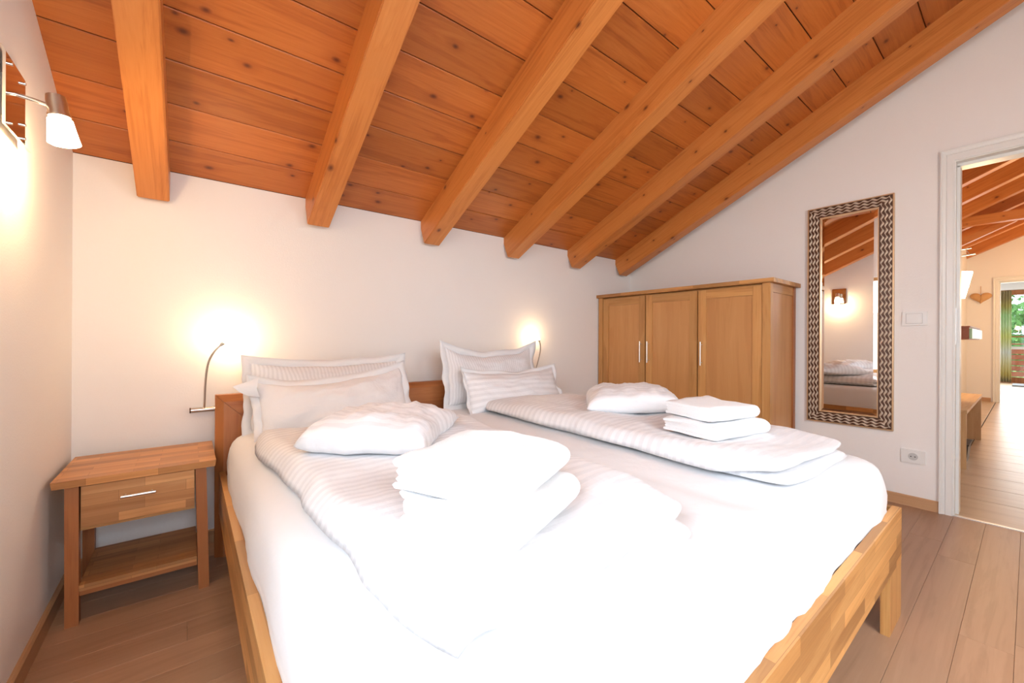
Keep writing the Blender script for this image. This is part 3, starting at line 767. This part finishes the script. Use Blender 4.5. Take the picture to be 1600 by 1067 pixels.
# folded towels: a thick ribbon folded to a U inside a U, extruded
def towel(L_, D_, T_, loc, rz, seed, label, group):
    """x = length with the layered ends, y = depth; the smooth fold faces -y; T_ total thickness"""
    bm = bmesh.new(); t = T_ / 4 * 0.96
    def upath(r, y0, y1, zc_):
        pts = [(y1, zc_ - r)]
        n = 6
        for i in range(n + 1): pts.append((y1 + (y0 - y1) * i / n, zc_ - r))
        for i in range(1, 10):
            an = -math.pi / 2 - math.pi * i / 10
            pts.append((y0 + r * math.cos(an), zc_ + r * math.sin(an)))
        for i in range(n + 1): pts.append((y0 + (y1 - y0) * i / n, zc_ + r))
        return pts
    zc_ = T_ / 2
    for r, ys, ye in ((T_ * 0.375, -D_ / 2 + T_ * 0.375 + t / 2, D_ / 2 - 0.004), (T_ * 0.125, -D_ / 2 + T_ * 0.40, D_ / 2 - 0.012)):
        path = upath(r, ys, ye, zc_)
        prof = []
        P = [Vector(p) for p in path[1:]]
        L1, L2 = [], []
        for i, p in enumerate(P):
            d = (P[min(i + 1, len(P) - 1)] - P[max(i - 1, 0)]).normalized(); nrm = Vector((-d.y, d.x))
            L1.append(p + nrm * t / 2); L2.append(p - nrm * t / 2)
        endc = P[-1]; dirE = (P[-1] - P[-2]).normalized(); dirS = (P[0] - P[1]).normalized()
        loop = L1 + [endc + dirE * t / 2 * 0.9] + L2[::-1] + [P[0] + dirS * t / 2 * 0.9]
        nx = 22; rings = []
        for i in range(nx + 1):
            f_ = -1 + 2 * i / nx
            x = L_ / 2 * (math.sin(f_ * math.pi / 2) * 0.5 + f_ * 0.5)
            k = 1 - abs(f_) ** 10 * 0.10
            ring = []
            for q, p in enumerate(loop):
                yy, zz = p
                n = fb(x * 9 + seed, yy * 9, zz * 14 + seed, 3)
                xx = x + (0.004 * fb(seed, yy * 5, zz * 12) if abs(f_) > 0.9 else 0)
                z2 = (zz - zc_) * k + zc_ + n * 0.004 + 0.014 * (fb(x * 5, yy * 5, seed)) * (zz / T_)
                ring.append(bm.verts.new((xx, yy * (1 + 0.02 * n), max(z2, 0.0))))
            rings.append(ring)
        m = len(loop)
        for A, B in zip(rings, rings[1:]):
            for q in range(m): bm.faces.new((A[q], A[(q + 1) % m], B[(q + 1) % m], B[q]))
        bm.faces.new(rings[0][::-1]); bm.faces.new(rings[-1])
    bmesh.ops.triangulate(bm, faces=[f for f in bm.faces if len(f.verts) > 4])
    o = to_obj('towel', bm, m_towel, smooth=True, loc=loc, rot=(0, 0, rz), angle=60)
    return tag(o, label, 'towel', group)
GT1, GT2 = 'folded towels on the near duvet', 'folded towels on the far duvet'
towel(0.27, 0.27, 0.070, (0.505, 0.690, 0.686), R(22), 1.0, 'large white folded towel, lower one of the stack nearest the camera', GT1)
towel(0.27, 0.27, 0.068, (0.490, 0.700, 0.757), R(26), 2.0, 'large white folded towel, topmost of the stack nearest the camera', GT1)
towel(0.30, 0.25, 0.058, (1.635, 0.770, 0.687), R(-10), 3.0, 'white folded towel, lower one of the stack in front of the wardrobe', GT2)
towel(0.25, 0.23, 0.056, (1.640, 0.790, 0.746), R(-14), 4.0, 'white folded towel, topmost of the stack in front of the wardrobe', GT2)

# ------------------------------------------------------------------ nightstand
NX0, NX1, NY0, NY1, NH = -0.378, 0.092, 2.112, 2.520, 0.536
ns = empty('nightstand', ((NX0 + NX1) / 2, (NY0 + NY1) / 2, 0), label='small oak nightstand with one drawer and a low shelf in the corner', cat='nightstand')
nx_, ny_ = (NX0 + NX1) / 2, (NY0 + NY1) / 2
def nb(name, mat, x0, x1, y0, y1, z0, z1, bevel=0.003, parent=None):
    return bx(name, mat, parent or ns, x0 - nx_, x1 - nx_, y0 - ny_, y1 - ny_, z0, z1, bevel)
bm = bmesh.new()
zt, zb = NH, NH - 0.026
A = [(NX0, NY0), (NX1, NY0), (NX1, NY1), (NX0, NY1)]
box(bm, NX0 - nx_, NX1 - nx_, NY0 - ny_, NY1 - ny_, zb, zt)
for v in bm.verts:
    if v.co.z < zb + 0.001: v.co.x *= 0.985; v.co.y *= 0.985
to_obj('tabletop', bm, oak_ns, ns, bevel=0.003)
lx0, lx1, ly0, ly1 = -0.348, 0.060, 2.140, 2.495
for i, (x0, y0, dx) in enumerate(((lx0, ly0, -1), (lx1 - 0.036, ly0, 1), (lx0, ly1 - 0.036, -1), (lx1 - 0.036, ly1 - 0.036, 1))):
    bm = bmesh.new(); box(bm, x0 - nx_, x0 + 0.036 - nx_, y0 - ny_, y0 + 0.036 - ny_, 0, zb - 0.0005)
    for v in bm.verts:
        if v.co.z < 0.01 and dx > 0: v.co.x += 0.012
        if v.co.z < 0.01 and dx < 0: v.co.x += 0.002
    to_obj('leg', bm, red_z, ns, bevel=0.002)
bm = bmesh.new(); box(bm, lx0 + 0.038 - nx_, lx1 - 0.038 - nx_, ly0 + 0.022 - ny_, ly1 - 0.01 - ny_, 0.335, zb - 0.001)
to_obj('drawer_box', bm, oak_x, ns)
dw = nb('drawer_front', oak_ns, lx0 + 0.042, lx1 - 0.040, ly0 + 0.002, ly0 + 0.021, 0.352, zb - 0.008)
def bar_handle(parent, p0, p1, out, r=0.004, name='handle'):
    bm = bmesh.new(); p0, p1, out = Vector(p0), Vector(p1), Vector(out)
    d = (p1 - p0)
    tube(bm, [p0 + out, p1 + out], r, 10)
    for t in (0.12, 0.88): tube(bm, [p0 + d * t, p0 + d * t + out], r * 0.7, 8)
    return to_obj(name, bm, m_handle, parent, smooth=True)
hx = (lx0 + lx1) / 2 - nx_
bar_handle(dw, (hx - 0.055, ly0 + 0.002 - ny_, 0.445), (hx + 0.045, ly0 + 0.002 - ny_, 0.445), (0, -0.022, 0), 0.005)
nb('shelf', oak_ns, lx0 + 0.037, lx1 - 0.030, ly0 + 0.006, ly1 - 0.006, 0.118, 0.140)
nb('apron', red_x, lx0 + 0.037, lx1 - 0.030, ly0 + 0.012, ly0 + 0.030, 0.100, 0.1175)
nb('side_rail', oak_y, lx0 + 0.008, lx0 + 0.026, ly0 + 0.036, ly1 - 0.036, 0.352, zb - 0.001)
nb('side_rail', oak_y, lx1 - 0.026, lx1 - 0.008, ly0 + 0.036, ly1 - 0.036, 0.352, zb - 0.001)

# ------------------------------------------------------------------ wardrobe
WXF, WYN, WYF_, WHT = 3.108, 1.098, 2.588, 1.474
wr = empty('wardrobe', (3.36, (WYN + WYF_) / 2, 0), label='three-door oak wardrobe with bar handles, standing against the wall left of the mirror', cat='wardrobe')
wxc, wyc = 3.36, (WYN + WYF_) / 2
def wb(name, mat, x0, x1, y0, y1, z0, z1, bevel=0.002, parent=None):
    return bx(name, mat, parent or wr, x0 - wxc, x1 - wxc, y0 - wyc, y1 - wyc, z0, z1, bevel)
ZT = WHT - 0.028
wb('top_board', oak_sy, 3.078, 3.600, 1.070, 2.592, ZT, WHT, 0.004)
def wpost(y0, y1, x0=WXF, x1=WXF + 0.042): wb('post', oak_z, x0, x1, y0, y1, 0.0, ZT - 0.0005, 0.003)
wpost(WYN, 1.150); wpost(2.540, WYF_)
wb('post', red_z, 3.548, 3.588, WYN, WYN + 0.04, 0, ZT - 0.0005, 0.003); wb('post', oak_z, 3.548, 3.588, WYF_ - 0.04, WYF_, 0, ZT - 0.0005, 0.003)
for yy in (WYN + 0.006, WYF_ - 0.024):
    wb('side_rail', oak_x, WXF + 0.0425, 3.5475, yy, yy + 0.018, ZT - 0.062, ZT - 0.0005)
    wb('side_rail', oak_x, WXF + 0.0425, 3.5475, yy, yy + 0.018, 0.08, 0.15)
    wb('side_panel', m_panel, WXF + 0.0425, 3.5475, yy + 0.006, yy + 0.014, 0.15, ZT - 0.0625, 0)
wb('carcass', oak_y, WXF + 0.032, 3.545, 1.152, 2.538, 0.09, ZT - 0.001, 0)
wb('plinth', oak_y, WXF + 0.006, WXF + 0.028, 1.152, 2.538, 0.03, 0.088)
for (y0, y1, hy) in ((1.152, 1.607, 1.576), (1.614, 2.072, 2.043), (2.080, 2.538, 2.116)):
    d = empty('door', (WXF - wxc, y0 - wyc, 0.09), parent=wr)
    H_, W_ = ZT - 0.012 - 0.09, y1 - y0
    sw = 0.062
    # frame-and-panel door with vertical stiles
    def db(name, mat, ya, yb, za, zb_, xa=0.006, xb=0.028, bev=0.002): return bx(name, mat, d, xa, xb, ya, yb, za, zb_, bev)
    db('stile', oak_z, 0.0015, sw, 0, H_); db('stile', oak_z, W_ - sw, W_ - 0.0015, 0, H_)
    db('rail', oak_y, sw + 0.0005, W_ - sw - 0.0005, H_ - 0.066, H_); db('rail', oak_y, sw + 0.0005, W_ - sw - 0.0005, 0, 0.08)
    db('panel', m_panel, sw + 0.0005, W_ - sw - 0.0005, 0.0805, H_ - 0.0665, 0.014, 0.022, 0)
    bar_handle(d, (0.006, hy - y0, 0.853 - 0.09), (0.006, hy - y0, 1.036 - 0.09), (-0.026, 0, 0), 0.005)

# ------------------------------------------------------------------ wall mirror
MYA, MYB, MZA, MZB = 0.556, 1.022, 0.468, 2.010
mr = empty('wall_mirror', (XW, (MYA + MYB) / 2, MZA), label='tall narrow wall mirror in a dark bronze frame with silvery wavy ridges', cat='mirror')
mw, mh = MYB - MYA, MZB - MZA
FWd = 0.073
def mbx(name, mat, y0, y1, z0, z1, x0, x1, bevel=0.001): return bx(name, mat, mr, x0, x1, y0 - mw / 2, y1 - mw / 2, z0, z1, bevel)
# mitred frame sides, each with three wavy ridges
def side(name, o1, o2, i1, i2):
    bm = bmesh.new()
    def V(p, x): return bm.verts.new((x, p[0] - mw / 2, p[1]))
    a = [V(o1, -0.002), V(o2, -0.002), V(i2, -0.002), V(i1, -0.002)]
    f = [V(o1, -0.020), V(o2, -0.020), V(i2, -0.024), V(i1, -0.024)]
    bm.faces.new(a); bm.faces.new(f[::-1])
    for i in range(4): bm.faces.new((a[i], f[i], f[(i + 1) % 4], a[(i + 1) % 4]))
    return to_obj(name, bm, m_bronze, mr)
F = FWd
corn_o = [(0, 0), (mw, 0), (mw, mh), (0, mh)]; corn_i = [(F, F), (mw - F, F), (mw - F, mh - F), (F, mh - F)]
for i in range(4):
    j = (i + 1) % 4
    o1, o2, i1, i2 = [Vector(q) for q in (corn_o[i], corn_o[j], corn_i[i], corn_i[j])]
    sd = side('frame_side', o1, o2, i1, i2)
    d = (o2 - o1).normalized(); inn = Vector((-d.y, d.x)); ln = (o2 - o1).length
    for r_, off in enumerate((0.016, 0.036, 0.056)):
        l = ln - 2 * off; nper = max(1, round(l / 0.047)); n = nper * 10
        bm = bmesh.new(); rings = []
        for q in range(n + 1):
            t = q / n; ph = 2 * math.pi * (off + l * t - ln / 2) / (ln / round(ln / 0.048))
            c = o1 + d * (off + l * t) + inn * (off + 0.0048 * math.sin(ph))
            wd_ = 0.0050 + 0.0026 * math.cos(ph + 0.4)
            ring = []
            for e in range(5):
                s_ = -1 + 2 * e / 4; hgt = 0.006 * math.sqrt(max(0, 1 - s_ * s_ * 0.95))
                pnt = c + inn * wd_ * s_
                ring.append(bm.verts.new((-0.0215 - hgt, pnt.x - mw / 2, pnt.y)))
            rings.append(ring)
        for A_, B_ in zip(rings, rings[1:]):
            for e in range(4): bm.faces.new((A_[e], A_[e + 1], B_[e + 1], B_[e]))
        to_obj('wavy_ridge', bm, m_champ, sd, smooth=True, angle=80)
bm = bmesh.new()
for a in ((-0.004, 0.003, -0.004, mh + 0.004), (mw - 0.003, mw + 0.004, -0.004, mh + 0.004)): box(bm, -0.026, -0.001, a[0] - mw / 2, a[1] - mw / 2, a[2], a[3])
for a in ((-0.004, 0.003), (mh - 0.003, mh + 0.004)): box(bm, -0.026, -0.001, 0.003 - mw / 2, mw - 0.003 - mw / 2, a[0], a[1])
to_obj('outer_edge', bm, m_gold, mr)
bm = bmesh.new()
for a in ((F - 0.002, F + 0.003, F - 0.002, mh - F + 0.002), (mw - F - 0.003, mw - F + 0.002, F - 0.002, mh - F + 0.002)): box(bm, -0.028, -0.010, a[0] - mw / 2, a[1] - mw / 2, a[2], a[3])
for a in ((F - 0.002, F + 0.003), (mh - F - 0.003, mh - F + 0.002)): box(bm, -0.028, -0.010, F + 0.003 - mw / 2, mw - F - 0.003 - mw / 2, a[0], a[1])
to_obj('inner_edge', bm, m_gold, mr)
bm = bmesh.new()   # glass with a faceted border
g0, g1 = F + 0.001, F + 0.024
o_ = [(g0, g0), (mw - g0, g0), (mw - g0, mh - g0), (g0, mh - g0)]; i_ = [(g1, g1), (mw - g1, g1), (mw - g1, mh - g1), (g1, mh - g1)]
VO = [bm.verts.new((-0.0145, p[0] - mw / 2, p[1])) for p in o_]; VI = [bm.verts.new((-0.0175, p[0] - mw / 2, p[1])) for p in i_]
VB = [bm.verts.new((-0.008, p[0] - mw / 2, p[1])) for p in o_]
bm.faces.new(VI)
for i in range(4):
    j = (i + 1) % 4
    bm.faces.new((VO[i], VO[j], VI[j], VI[i])); bm.faces.new((VB[i], VB[j], VO[j], VO[i]))
bm.faces.new(VB[::-1])
to_obj('mirror_glass', bm, m_mirror, mr)

# ------------------------------------------------------------------ switch and socket
m_gap = plain('grey_gap', (0.55, 0.53, 0.50), 0.6)
def plate(name, label, cat, yc, zc_, w_, h_):
    root = empty(name, (XW, yc, zc_), label=label, cat=cat)
    bx('cover_plate', m_plastic, root, -0.011, 0, -w_ / 2, w_ / 2, -h_ / 2, h_ / 2, 0.004)
    return root
swt = plate('light_switch', 'white rocker light switch on the wall between mirror and door frame', 'switch', 0.458, 1.193, 0.112, 0.086)
bx('shadow_gap', m_gap, swt, -0.0114, -0.0105, -0.038, 0.038, -0.032, 0.032, 0)
bx('rocker', m_plastic, swt, -0.016, -0.0105, -0.036, 0.036, -0.030, 0.030, 0.002)
skt = plate('power_socket', 'white round-well power socket low on the wall near the door frame', 'socket', 0.460, 0.318, 0.112, 0.084)
bm = bmesh.new(); tube(bm, [(-0.0135, 0, 0), (-0.0105, 0, 0)], 0.031, 28); o = to_obj('socket_ring', bm, m_plastic, skt, smooth=True)
bm = bmesh.new(); tube(bm, [(-0.0140, 0, 0), (-0.0120, 0, 0)], 0.023, 28); to_obj('socket_well', bm, plain('shaded_plastic', (0.55, 0.56, 0.55), 0.4), skt, smooth=True)
for s_ in (-1, 1):
    bm = bmesh.new(); tube(bm, [(-0.0146, 0.0095 * s_, 0), (-0.0130, 0.0095 * s_, 0)], 0.0034, 12); to_obj('hole', bm, m_dhole, skt)

# ------------------------------------------------------------------ wall lamp on the left wall
wl = empty('wall_lamp', (XL, 1.768, 1.60), label='chrome wall lamp with a square plate and one glowing glass shade', cat='lamp')
bm = bmesh.new()   # slim square plate standing off the wall, bent forwards at its lower edge
box(bm, 0.012, 0.018, -0.083, 0.083, 0.012, 0.205)
prism(bm, [(0.012, 0.012), (0.018, 0.012), (0.030, -0.004), (0.024, -0.004)], 'Y', -0.083, 0.083)
prism(bm, [(0.012, 0.205), (0.018, 0.205), (0.010, 0.222), (0.004, 0.222)], 'Y', -0.083, 0.083)
to_obj('back_plate', bm, m_chrome, wl)
bx('mounting_box', m_steel, wl, 0.0, 0.0115, -0.045, 0.045, 0.05, 0.16, 0.001)
for yy, zz in ((0.055, 0.185), (0.055, 0.065), (0.055, 0.025), (-0.055, 0.185), (-0.055, 0.025)):
    bm = bmesh.new(); tube(bm, [(0.018, yy, zz), (0.025, yy, zz)], 0.004, 10); to_obj('screw_stud', bm, m_chrome, wl, smooth=True)
bm = bmesh.new(); tube(bm, [(0.018, 0, 0.128), (0.050, 0, 0.124), (0.092, 0, 0.116)], 0.0055, 12); to_obj('arm', bm, m_chrome, wl, smooth=True)
hd = empty('lamp_head', (0.098, 0, 0.115), parent=wl); hd.rotation_euler = (0, R(-8), 0)
bm = bmesh.new(); lathe(bm, [(0.014, 0.038), (0.021, 0.036), (0.023, 0.020), (0.023, -0.012), (0.025, -0.016), (0.025, -0.024), (0.018, -0.026)], 28)
to_obj('cap', bm, m_steel, hd, smooth=True, angle=40)
bm = bmesh.new(); lathe(bm, [(0.021, -0.027), (0.027, -0.032), (0.030, -0.060), (0.034, -0.090), (0.0355, -0.098), (0.031, -0.101)], 32)
to_obj('glass_shade', bm, m_shade, hd, smooth=True, angle=60)
light('warm_fill_behind', 'POINT', (XL + 0.13, -0.80, 1.80), 5, WARM, rad=0.05)  # warm fill added behind the camera to tint the walls, no lamp there
light('neutral_fill_behind', 'POINT', (1.5, YF + 0.15, 1.75), 22, (1.0, 0.95, 0.89), rad=0.05)  # near-white fill added to lift the right side, no fitting stands here
light('wall_lamp_light', 'POINT', (XL + 0.11, 1.768, 1.580), 5.0, WARM, rad=0.03)

# ------------------------------------------------------------------ reading lamps
def reading_lamp(name, x0, x1, zb_, stem, label, group, e):
    root = empty(name, ((x0 + x1) / 2, YB, zb_), label=label, cat='lamp', group=group)
    cxl = (x0 + x1) / 2
    bm = bmesh.new(); tube(bm, [(x0 - cxl, -0.018, 0), (x1 - cxl, -0.018, 0)], 0.0125, 16)
    to_obj('wall_bar', bm, m_steel, root, smooth=True)
    bm = bmesh.new(); tube(bm, [(x0 - cxl - 0.002, -0.018, 0), (x0 - cxl + 0.003, -0.018, 0)], 0.0132, 16); to_obj('end_cap', bm, m_bronze, root, smooth=True)
    pts = [Vector((p[0] - cxl, p[1] - YB, p[2] - zb_)) for p in stem]
    # smooth the neck
    sm = []
    n = len(pts)
    for i in range(n - 1):
        p0, p1, p2, p3 = pts[max(i - 1, 0)], pts[i], pts[i + 1], pts[min(i + 2, n - 1)]
        for k_ in range(8):
            t = k_ / 8
            sm.append(0.5 * ((2 * p1) + (-p0 + p2) * t + (2 * p0 - 5 * p1 + 4 * p2 - p3) * t * t + (-p0 + 3 * p1 - 3 * p2 + p3) * t ** 3))
    sm.append(pts[-1])
    bm = bmesh.new(); tube(bm, sm, [0.0075] * 4 + [0.0048] * (len(sm) - 4), 12); to_obj('flexible_neck', bm, m_steel, root, smooth=True)
    tip = pts[-1]; d = (pts[-1] - sm[-4]).normalized()
    bm = bmesh.new(); tube(bm, [tip - d * 0.002, tip + d * 0.010, tip + d * 0.018], [0.006, 0.0085, 0.0085], 16); to_obj('lamp_head', bm, m_steel, root, smooth=True)
    bm = bmesh.new(); bmesh.ops.create_icosphere(bm, subdivisions=2, radius=0.0085, matrix=Matrix.Translation(tip + d * 0.024)); to_obj('bulb', bm, m_bulb, root, smooth=True)
    wp = root.location + tip + d * 0.045
    light(name + '_light', 'POINT', wp, e, WARM, rad=0.012)
    return root
GR = 'reading lamps beside the headboard'
reading_lamp('reading_lamp', 0.006, 0.185, 0.685, [(0.061, 2.580, 0.685), (0.063, 2.573, 0.72), (0.066, 2.555, 0.83), (0.076, 2.535, 0.92), (0.098, 2.520, 0.975), (0.126, 2.515, 1.010)],
             'steel bendable reading lamp on the wall above the nightstand', GR, 1.9)
reading_lamp('reading_lamp', 2.13, 2.31, 0.685, [(2.262, 2.580, 0.685), (2.270, 2.570, 0.75), (2.285, 2.545, 0.86), (2.292, 2.525, 0.94), (2.285, 2.515, 1.00), (2.272, 2.512, 1.03)],
             'steel bendable reading lamp on the wall between the pillows and the wardrobe', GR, 1.1)

# ------------------------------------------------------------------ hall furniture
m_bench = wood('pale_bench_wood', (0.58, 0.36, 0.17), (0.48, 0.27, 0.11), (0.66, 0.44, 0.24), axis='X')
m_benchz = wood('pale_bench_wood_upright', (0.58, 0.36, 0.17), (0.48, 0.27, 0.11), (0.66, 0.44, 0.24), axis='Z')
bn = empty('bench', (5.83, 0.515, 0), label='long plain wooden bench with plank ends in the hall', cat='bench')
bx('seat', m_bench, bn, -0.84, 0.84, -0.195, 0.195, 0.458, 0.486, 0.003)
bx('end_panel', m_benchz, bn, -0.83, -0.795, -0.19, 0.19, 0, 0.4575, 0.002)
bx('end_panel', m_benchz, bn, 0.795, 0.83, -0.19, 0.19, 0, 0.4575, 0.002)
bx('middle_panel', m_benchz, bn, -0.02, 0.02, -0.12, 0.19, 0, 0.4575, 0.002)
bx('back_board', oak_x, bn, -0.79, 0.79, 0.165, 0.188, 0.02, 0.4575, 0.002)
bxr = empty('storage_box', (5.42, 0.42, 0), label='small black box on the floor under the hall bench', cat='box')
bm = bmesh.new(); box(bm, -0.16, 0.16, -0.09, 0.09, 0, 0.15)
for v in bm.verts:
    if v.co.z < 0.01: v.co.x *= 0.9; v.co.y *= 0.86
to_obj('body', bm, m_black, bxr, bevel=0.008)
bx('rim', m_black, bxr, -0.166, 0.166, -0.096, 0.096, 0.150, 0.160, 0.003)
sh = empty('wall_cabinet', (5.5, 0.505, 1.068), label='low wall cabinet above the bench, red-brown end and pale green front', cat='cabinet')
bx('body', m_redwood, sh, -0.54, 0.54, -0.195, 0.21, 0, 0.098, 0.002)
bx('drawer_front', m_green, sh, -0.535, 0.535, -0.212, -0.196, 0.006, 0.088, 0.002)
bx('top_board', m_redwood, sh, -0.55, 0.55, -0.20, 0.21, 0.0985, 0.108, 0.002)
# woven heart
ht = empty('wicker_heart', (XE - 0.02, 0.552, 1.735), label='woven wicker heart hanging on the far hall wall', cat='decoration')
bm = bmesh.new(); prof = []
for i in range(40):
    t = 2 * math.pi * i / 40
    prof.append((0.0080 * 16 * math.sin(t) ** 3 * 1.02, 0.0066 * (13 * math.cos(t) - 5 * math.cos(2 * t) - 2 * math.cos(3 * t) - math.cos(4 * t)) + 0.10))
rings = []
for k_, (s_, x_) in enumerate(((1, 0.015), (1.0, -0.005), (0.85, -0.028), (0.5, -0.038), (0.1, -0.04))):
    rings.append([bm.verts.new((x_ + 0.003 * math.sin(i * 2.1 + k_ * 2), p[0] * s_, (p[1] - 0.1) * s_ + 0.1)) for i, p in enumerate(prof)])
for A_, B_ in zip(rings, rings[1:]):
    for q in range(40): bm.faces.new((A_[q], A_[(q + 1) % 40], B_[(q + 1) % 40], B_[q]))
bm.faces.new(rings[0][::-1]); bm.faces.new(rings[-1])
to_obj('woven_body', bm, m_wicker, ht, smooth=True, angle=60)
bm = bmesh.new(); tube(bm, [(0.0, 0, 0.165), (0.01, 0, 0.30)], 0.003, 6); to_obj('hanging_cord', bm, m_wicker, ht)
# pendant lamp on a short track
PXX, PYY = 6.35, 0.455
pz = zc(PYY)
pl = empty('pendant_lamp', (PXX, PYY, 1.50), label='glowing white cone pendant lamp under the hall ceiling, with a metal crossbar', cat='lamp')
bm = bmesh.new(); lathe(bm, [(0.030, 0.0), (0.050, 0.10), (0.085, 0.27), (0.080, 0.275), (0.02, 0.27)], 28); to_obj('glass_shade', bm, m_hshade, pl, smooth=True, angle=60)
bm = bmesh.new(); tube(bm, [(0, 0, 0.27), (0, 0, pz - 1.52)], 0.004, 8); to_obj('cable', bm, m_steel, pl)
bm = bmesh.new(); tube(bm, [(-0.02, -0.10, 0.452), (0.02, 0.12, 0.440)], 0.008, 10); tube(bm, [(0.02, -0.07, 0.52), (-0.02, 0.12, 0.505)], 0.006, 10)
tube(bm, [(0.0, -0.06, 0.452), (0.01, -0.03, 0.515)], 0.003, 8)
to_obj('crossbar', bm, m_steel, pl, smooth=True)
light('pendant_light', 'POINT', (PXX, PYY - 0.12, 1.62), 22, WARM, rad=0.08)
light('hall_warm_fill', 'POINT', (9.6, -0.9, 1.9), 32, WARM, rad=0.1)  # unseen warm fill added to brighten the hall, no lamp hangs here

# curtain, mat, balcony and greenery beyond the far room
cu = empty('curtain', (16.35, 0.42, 0.03), label='sheer banded green and yellow curtain beside the far balcony door', cat='curtain')
bm = bmesh.new(); n = 48; cols = []
for i in range(n + 1):
    t = i / n; y_ = -0.115 + 0.27 * t; x_ = 0.025 * math.sin(t * 2 * math.pi * 6)
    cols.append([(x_, y_)])
for side_ in (0, 1): pass
A_ = [[bm.verts.new((c[0][0], c[0][1], z_)) for z_ in (0, 0.8, 1.6, 2.32)] for c in cols]
for i in range(n):
    for j in range(3): bm.faces.new((A_[i][j], A_[i + 1][j], A_[i + 1][j + 1], A_[i][j + 1]))
o = to_obj('cloth', bm, m_curtain, cu, smooth=True, angle=180)
sol = o.modifiers.new('thickness', 'SOLIDIFY'); sol.thickness = 0.003
bm = bmesh.new(); tube(bm, [(0, -1.4, 2.34), (0, 0.5, 2.34)], 0.012, 10); to_obj('curtain_rod', bm, m_steel, cu, smooth=True)
mt = bx('door_mat', m_mat, None, -0.35, 0.35, -0.55, 0.55, 0, 0.03, 0.008, loc=(15.6, -0.28, 0.0)); tag(mt, 'grey mat on the bright floor before the far balcony door', 'mat')
bm = bmesh.new(); box(bm, XF + 0.2, XF + 2.0, -3, 3, -0.2, -0.03); structure('balcony_slab', bm, m_concrete)
rl = empty('balcony_railing', (18.4, 0, -0.03), label='brown wooden balcony railing outside the far glazed door', cat='railing')
for i in range(5): bx('board', m_redwood, rl, -0.015, 0.015, -2.2, 2.2, 0.10 + i * 0.16, 0.235 + i * 0.16, 0.002)
for i in range(4): bx('post', m_redwood, rl, 0.016, 0.08, -2.1 + i * 1.38, -2.03 + i * 1.38, 0, 1.0, 0.002)
bx('handrail', m_redwood, rl, -0.04, 0.09, -2.25, 2.25, 1.0005, 1.04, 0.003)
bm = bmesh.new(); bmesh.ops.create_grid(bm, x_segments=30, y_segments=20, size=1)
for v in bm.verts:
    v.co = Vector((30 + v.co.x * 11, v.co.y * 14, 0)); v.co.z = -2.5 + (v.co.x - 19) * 0.17 + 0.3 * fb(v.co.x * 0.2, v.co.y * 0.2, 1)
lawn = structure('ground', bm, m_lawn, smooth=True)
def tree(x, y, zg, h, r, seed, label):
    t = empty('tree', (x, y, zg), label=label, cat='tree', group='trees beyond the balcony')
    bm = bmesh.new(); tube(bm, [(0, 0, -0.2), (0.05, 0, h * 0.3), (0, 0.05, h * 0.6)], [0.16, 0.12, 0.05], 8); to_obj('trunk', bm, red_z, t, smooth=True)
    bm = bmesh.new(); rr_ = random.Random(seed)
    for i in range(1500):
        d = Vector((rr_.gauss(0, 1), rr_.gauss(0, 1), rr_.gauss(0, 1))).normalized() * r * rr_.uniform(0.55, 1.0)
        d.z *= 1.25
        c = Vector((0, 0, h * 0.62)) + d * (1 + 0.25 * fb(d.x, d.y, d.z))
        u = Vector((rr_.gauss(0, 1), rr_.gauss(0, 1), rr_.gauss(0, 1))).normalized() * 0.11; v_ = u.orthogonal().normalized() * 0.07
        bm.faces.new([bm.verts.new(p) for p in (c - u, c + v_, c + u, c - v_)])
    o = to_obj('foliage', bm, m_leaf, t); o['kind'] = 'stuff'
tree(24.0, -0.2, -1.7, 4.6, 1.2, 1, 'nearer leafy tree seen through the far balcony door')
tree(29.0, 1.6, -0.9, 5.2, 1.6, 2, 'leafy tree further back, beyond the left side of the balcony door')
